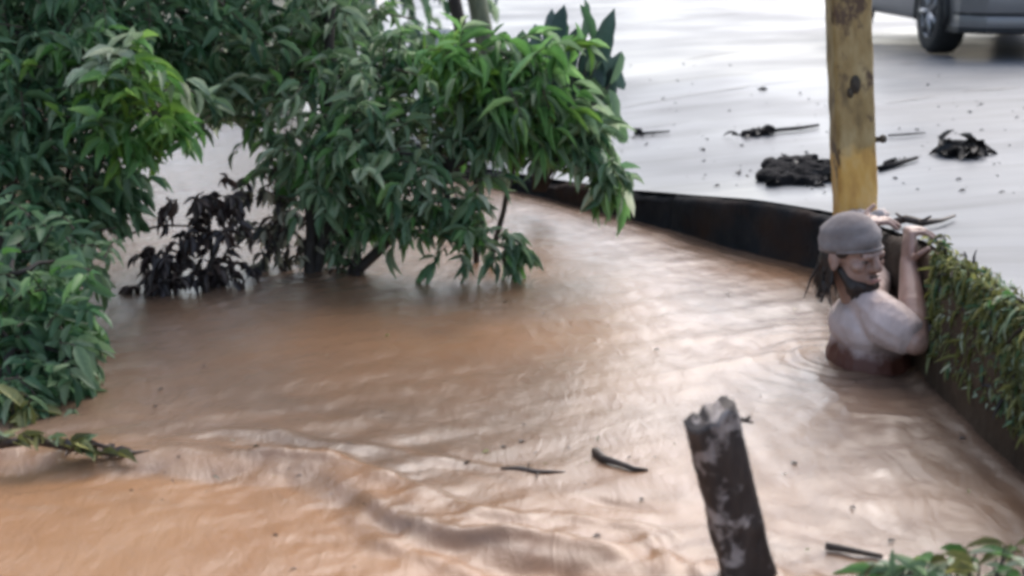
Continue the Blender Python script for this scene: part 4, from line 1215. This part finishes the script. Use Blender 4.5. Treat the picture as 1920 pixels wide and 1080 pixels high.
def build_person():
    Y0 = 4.23
    head = aty(1600, 474, Y0)
    chest = Vector((aty(1634, 640, Y0).x, Y0 + .03, .02))
    root = empty('person', Vector((chest.x, chest.y, -1.0)))
    tag(root, 'person in grey head covering and pale shirt chest-deep in the flood, clinging to the wall', 'person')
    yaw = Euler((R(3), R(3), R(-56)), 'XYZ').to_matrix()         # local x = facing, turned a little to the camera
    H = lambda x, y, z: head + yaw @ Vector((x, y, z))
    b = MB()
    # torso, front towards the wall (+x), shoulders along y
    nb = Vector((chest.x - .02, Y0 + .015, .215))
    b.ball(chest + Vector((0, 0, -.05)), (.115, .165, .20)); b.ball(chest + Vector((-.005, 0, .10)), (.105, .165, .10))
    b.ball(chest + Vector((.0, 0, -.26)), (.105, .15, .16)); b.ball(chest + Vector((0, 0, -.42)), (.12, .165, .13))
    b.cap(nb - Vector((0, 0, .06)), H(-.02, 0, -.04), .062, .055)
    # trapezius slopes
    sN = Vector((chest.x + .005, Y0 - .15, .165)); sF = Vector((chest.x + .02, Y0 + .19, .175))
    b.cap(nb + Vector((0, -.02, -.02)), sN, .055, .060); b.cap(nb + Vector((0, .02, -.02)), sF, .055, .058)
    # near (right) arm: elbow out by the wall, forearm up, hand over the wall edge
    eN = aty(1716, 640, Y0 - .22); wN = aty(1704, 492, Y0 + .01)
    b.cap(sN, eN, .058, .044); b.cap(eN, eN.lerp(wN, .45), .043, .044); b.cap(eN.lerp(wN, .4), wN, .044, .028)
    # far (left) arm
    eF = Vector((chest.x + .11, Y0 + .40, .19)); wF = Vector((1.20, Y0 + .46, .345))
    b.cap(sF, eF, .055, .043); b.cap(eF, wF, .043, .029)
    # legs under water
    for s_, off in ((-1, -.09), (1, .09)):
        hip = chest + Vector((0, off, -.45)); kn = Vector((chest.x + .05, chest.y + off * 1.2, -.72)); an = Vector((chest.x - .06, chest.y + off * 1.2, -.97))
        b.cap(hip, kn, .085, .058); b.cap(kn, an, .055, .038); b.cap(an, an + Vector((.16, 0, -.01)), .036, .026)
    # head
    b.ball(H(-.012, 0, .030), (.098, .076, .092), yaw); b.ball(H(.022, 0, -.045), (.064, .058, .080), yaw); b.ball(H(.050, 0, -.094), (.030, .030, .022), yaw)
    b.cap(H(.078, -.034, .010), H(.078, .034, .010), .014, .014); b.cap(H(.082, 0, .010), H(.102, 0, -.026), .010, .015); b.ball(H(.092, .0, -.030), (.014, .019, .010), yaw)
    for s_ in (-1, 1):
        b.ball(H(.058, s_ * .042, -.022), (.024, .022, .020), yaw)
        em = yaw @ Euler((0, R(-12), R(s_ * -18))).to_matrix()
        b.ball(H(-.008, s_ * .077, -.012), (.019, .009, .032), em); b.ball(H(-.004, s_ * .080, -.036), (.010, .008, .012), em)
    b.ball(H(.084, 0, -.062), (.014, .024, .008), yaw); b.ball(H(.080, 0, -.074), (.014, .021, .008), yaw)
    # hands: palm on the wall edge, four fingers over the top, thumb along the face
    def hand(wr, z_top, yc, sgn):
        xw = wall_x(yc)
        kn = Vector((xw - .012, yc, z_top + .022))
        b.cap(wr, kn.lerp(wr, .35), .026, .024)
        for k in range(4):
            off = (k - 1.5) * .021
            k0 = kn + Vector((-.004, off, -abs(k - 1.3) * .003)); b.cap(wr + Vector((0, off * .6, .012)), k0, .014, .0115, 8)
            L = [.070, .080, .076, .060][k if sgn > 0 else 3 - k]
            p1 = k0 + Vector((L * .5, off * .15, .004)); p2 = p1 + Vector((L * .30, off * .1, -.012)); p3 = p2 + Vector((L * .22, 0, -.012))
            b.cap(k0, p1, .0105, .0095, 8); b.cap(p1, p2, .0095, .0085, 8); b.cap(p2, p3, .0085, .0075, 8)
        t0 = wr + Vector((.004, -sgn * .022, .012)); t1 = t0 + Vector((.012, -sgn * .028, .024)); t2 = t1 + Vector((.024, -sgn * .008, .020))
        b.cap(wr, t0, .018, .014, 8); b.cap(t0, t1, .013, .011, 8); b.cap(t1, t2, .0105, .009, 8)
    yN = Y0 + .06
    hand(wN, rz(1.27, yN) + .012, yN, 1)
    yF = Y0 + .50
    hand(wF, rz(1.27, yF) + .012, yF, -1)
    link('body', fuse(b, 'body', .0048, 5), M['skin'], root)
    # shirt: torso shell with short sleeves
    s = MB()
    s.ball(chest + Vector((0, 0, -.05)), (.126, .176, .205)); s.ball(chest + Vector((-.005, 0, .095)), (.117, .176, .104)); s.ball(chest + Vector((0, 0, -.28)), (.122, .168, .19))
    s.cap(nb + Vector((-.004, -.045, -.022)), sN, .058, .071); s.cap(nb + Vector((-.004, .045, -.022)), sF, .058, .069)
    s.cap(sN, sN.lerp(eN, .55), .072, .064); s.cap(sF, sF.lerp(eF, .5), .069, .062)
    sme = fuse(s, 'shirt', .006, 6)
    co = np.zeros(len(sme.vertices) * 3, np.float32); sme.vertices.foreach_get('co', co); co = co.reshape(-1, 3)
    nn_ = np.zeros(len(sme.vertices) * 3, np.float32); sme.vertices.foreach_get('normal', nn_); nn_ = nn_.reshape(-1, 3)
    fold = fbm(co[:, 0] * 9 + co[:, 2] * 16, co[:, 1] * 10 - co[:, 2] * 7, 3)
    fold = .0065 * (np.abs(fold) ** .7) * np.sign(fold) + .004
    sme.vertices.foreach_set('co', (co + nn_ * fold[:, None]).ravel())
    link('shirt', sme, M['shirt'], root)
    # cap: dome with a turned band
    c = MB(); vs_ = []; fs = []; nu, nv = 36, 14
    for j in range(nv + 1):
        th = R(104) * j / nv
        for i in range(nu):
            ph = 2 * math.pi * i / nu
            slack = 1 + .02 * math.sin(3 * ph + 1) * math.sin(th) ** 2 + .10 * float(fbm(math.cos(ph) * 2.2 + 4, math.sin(ph) * 2.2 + th * 5, 4)) + .035 * math.sin(th * 9 + 2.2 * math.sin(ph + .6)) * sm(.5, 1.1, th) - .05 * math.sin(th) ** 4 * max(0, math.cos(ph))
            p = Vector((.102 * math.sin(th) * math.cos(ph) * slack, .081 * math.sin(th) * math.sin(ph) * slack, .086 * math.cos(th)))
            vs_.append(H(-.014, 0, .034) + yaw @ (Euler((0, R(-9), 0)).to_matrix() @ p))
    for j in range(nv):
        for i in range(nu):
            i2 = (i + 1) % nu; fs.append((j * nu + i, (j + 1) * nu + i, (j + 1) * nu + i2, j * nu + i2))
    c.add(vs_, fs); o = c.build('head_covering', M['cap'], root)
    m_ = o.modifiers.new('solid', 'SOLIDIFY'); m_.thickness = .006; m_.offset = 1
    bd = MB()
    ring = []
    for i in range(37):
        ph = 2 * math.pi * i / 36
        ring.append(H(-.014, 0, .034) + yaw @ (Euler((0, R(-9), 0)).to_matrix() @ Vector((.102 * math.cos(ph), .082 * math.sin(ph), -.020))))
    bd.tube(ring, [.0055] * 37, 8, cap=False); bd.build('hem', M['cap'], o)
    # hair at nape and temples, beard
    h = MB()
    h.ball(H(-.075, 0, -.040), (.034, .066, .062), yaw); h.ball(H(-.085, -.02, -.085), (.028, .045, .045), yaw); h.ball(H(-.088, -.025, -.118), (.020, .026, .028), yaw)
    for s_ in (-1, 1):
        h.ball(H(.012, s_ * .070, .018), (.030, .010, .022), yaw); h.ball(H(-.045, s_ * .066, -.020), (.026, .016, .042), yaw)
    for k in range(70):
        a = R(rng.uniform(85, 275)); p0 = H(-.014 + .088 * math.cos(a), .074 * math.sin(a), -.01)
        ln = rng.uniform(.09, .17); p1 = p0 + Vector((rng.gauss(-.006, .008), rng.gauss(0, .008), -ln * .55)); p2 = p1 + Vector((rng.gauss(-.004, .012), rng.gauss(0, .012), -ln * .45))
        h.tube([p0, p1, p2], [.0065, .0055, .0025], 5, .1)
    link('hair', fuse(h, 'hair', .004, 1), M['hair'], root)
    d = MB()
    d.ball(H(.036, 0, -.108), (.048, .045, .030), yaw); d.ball(H(.072, 0, -.096), (.022, .030, .022), yaw)
    for s_ in (-1, 1):
        d.cap(H(.006, s_ * .058, -.045), H(.045, s_ * .040, -.092), .012, .024, 8); d.cap(H(.030, s_ * .050, -.068), H(.070, s_ * .024, -.090), .014, .018, 8)
    d.cap(H(.091, -.022, -.054), H(.091, .022, -.054), .0035, .0035, 8)
    for k in range(40):
        y_ = rng.uniform(-.045, .045); x_ = .085 - 14 * y_ * y_ - rng.uniform(0, .03); p0 = H(x_, y_, -.095)
        d.tube([p0, p0 + Vector((rng.gauss(0, .004), rng.gauss(0, .004), -.016)), p0 + Vector((rng.gauss(0, .008), rng.gauss(0, .008), -rng.uniform(.024, .045)))], [.006, .005, .002], 5)
    link('beard', fuse(d, 'beard', .004, 1), M['hair'], root)
    for s_ in (-1, 1):
        e = MB(); e.ball(H(.074, s_ * .032, -.004), (.011, .013, .006), yaw, 12, 8); eo = e.build('eye', M['eye'], root)
        e = MB(); e.ball(H(.0835, s_ * .033, -.004), (.004, .006, .0055), yaw, 10, 6); e.build('iris', M['hair'], eo)
        e = MB(); e.cap(H(.086, s_ * .018, .014), H(.075, s_ * .048, .015), .004, .003, 8); e.build('eyebrow', M['hair'], root)
    e = MB(); e.cap(H(.097, -.016, -.066), H(.097, .016, -.066), .005, .005, 8); e.build('lips', M['lips'], root)
build_person()
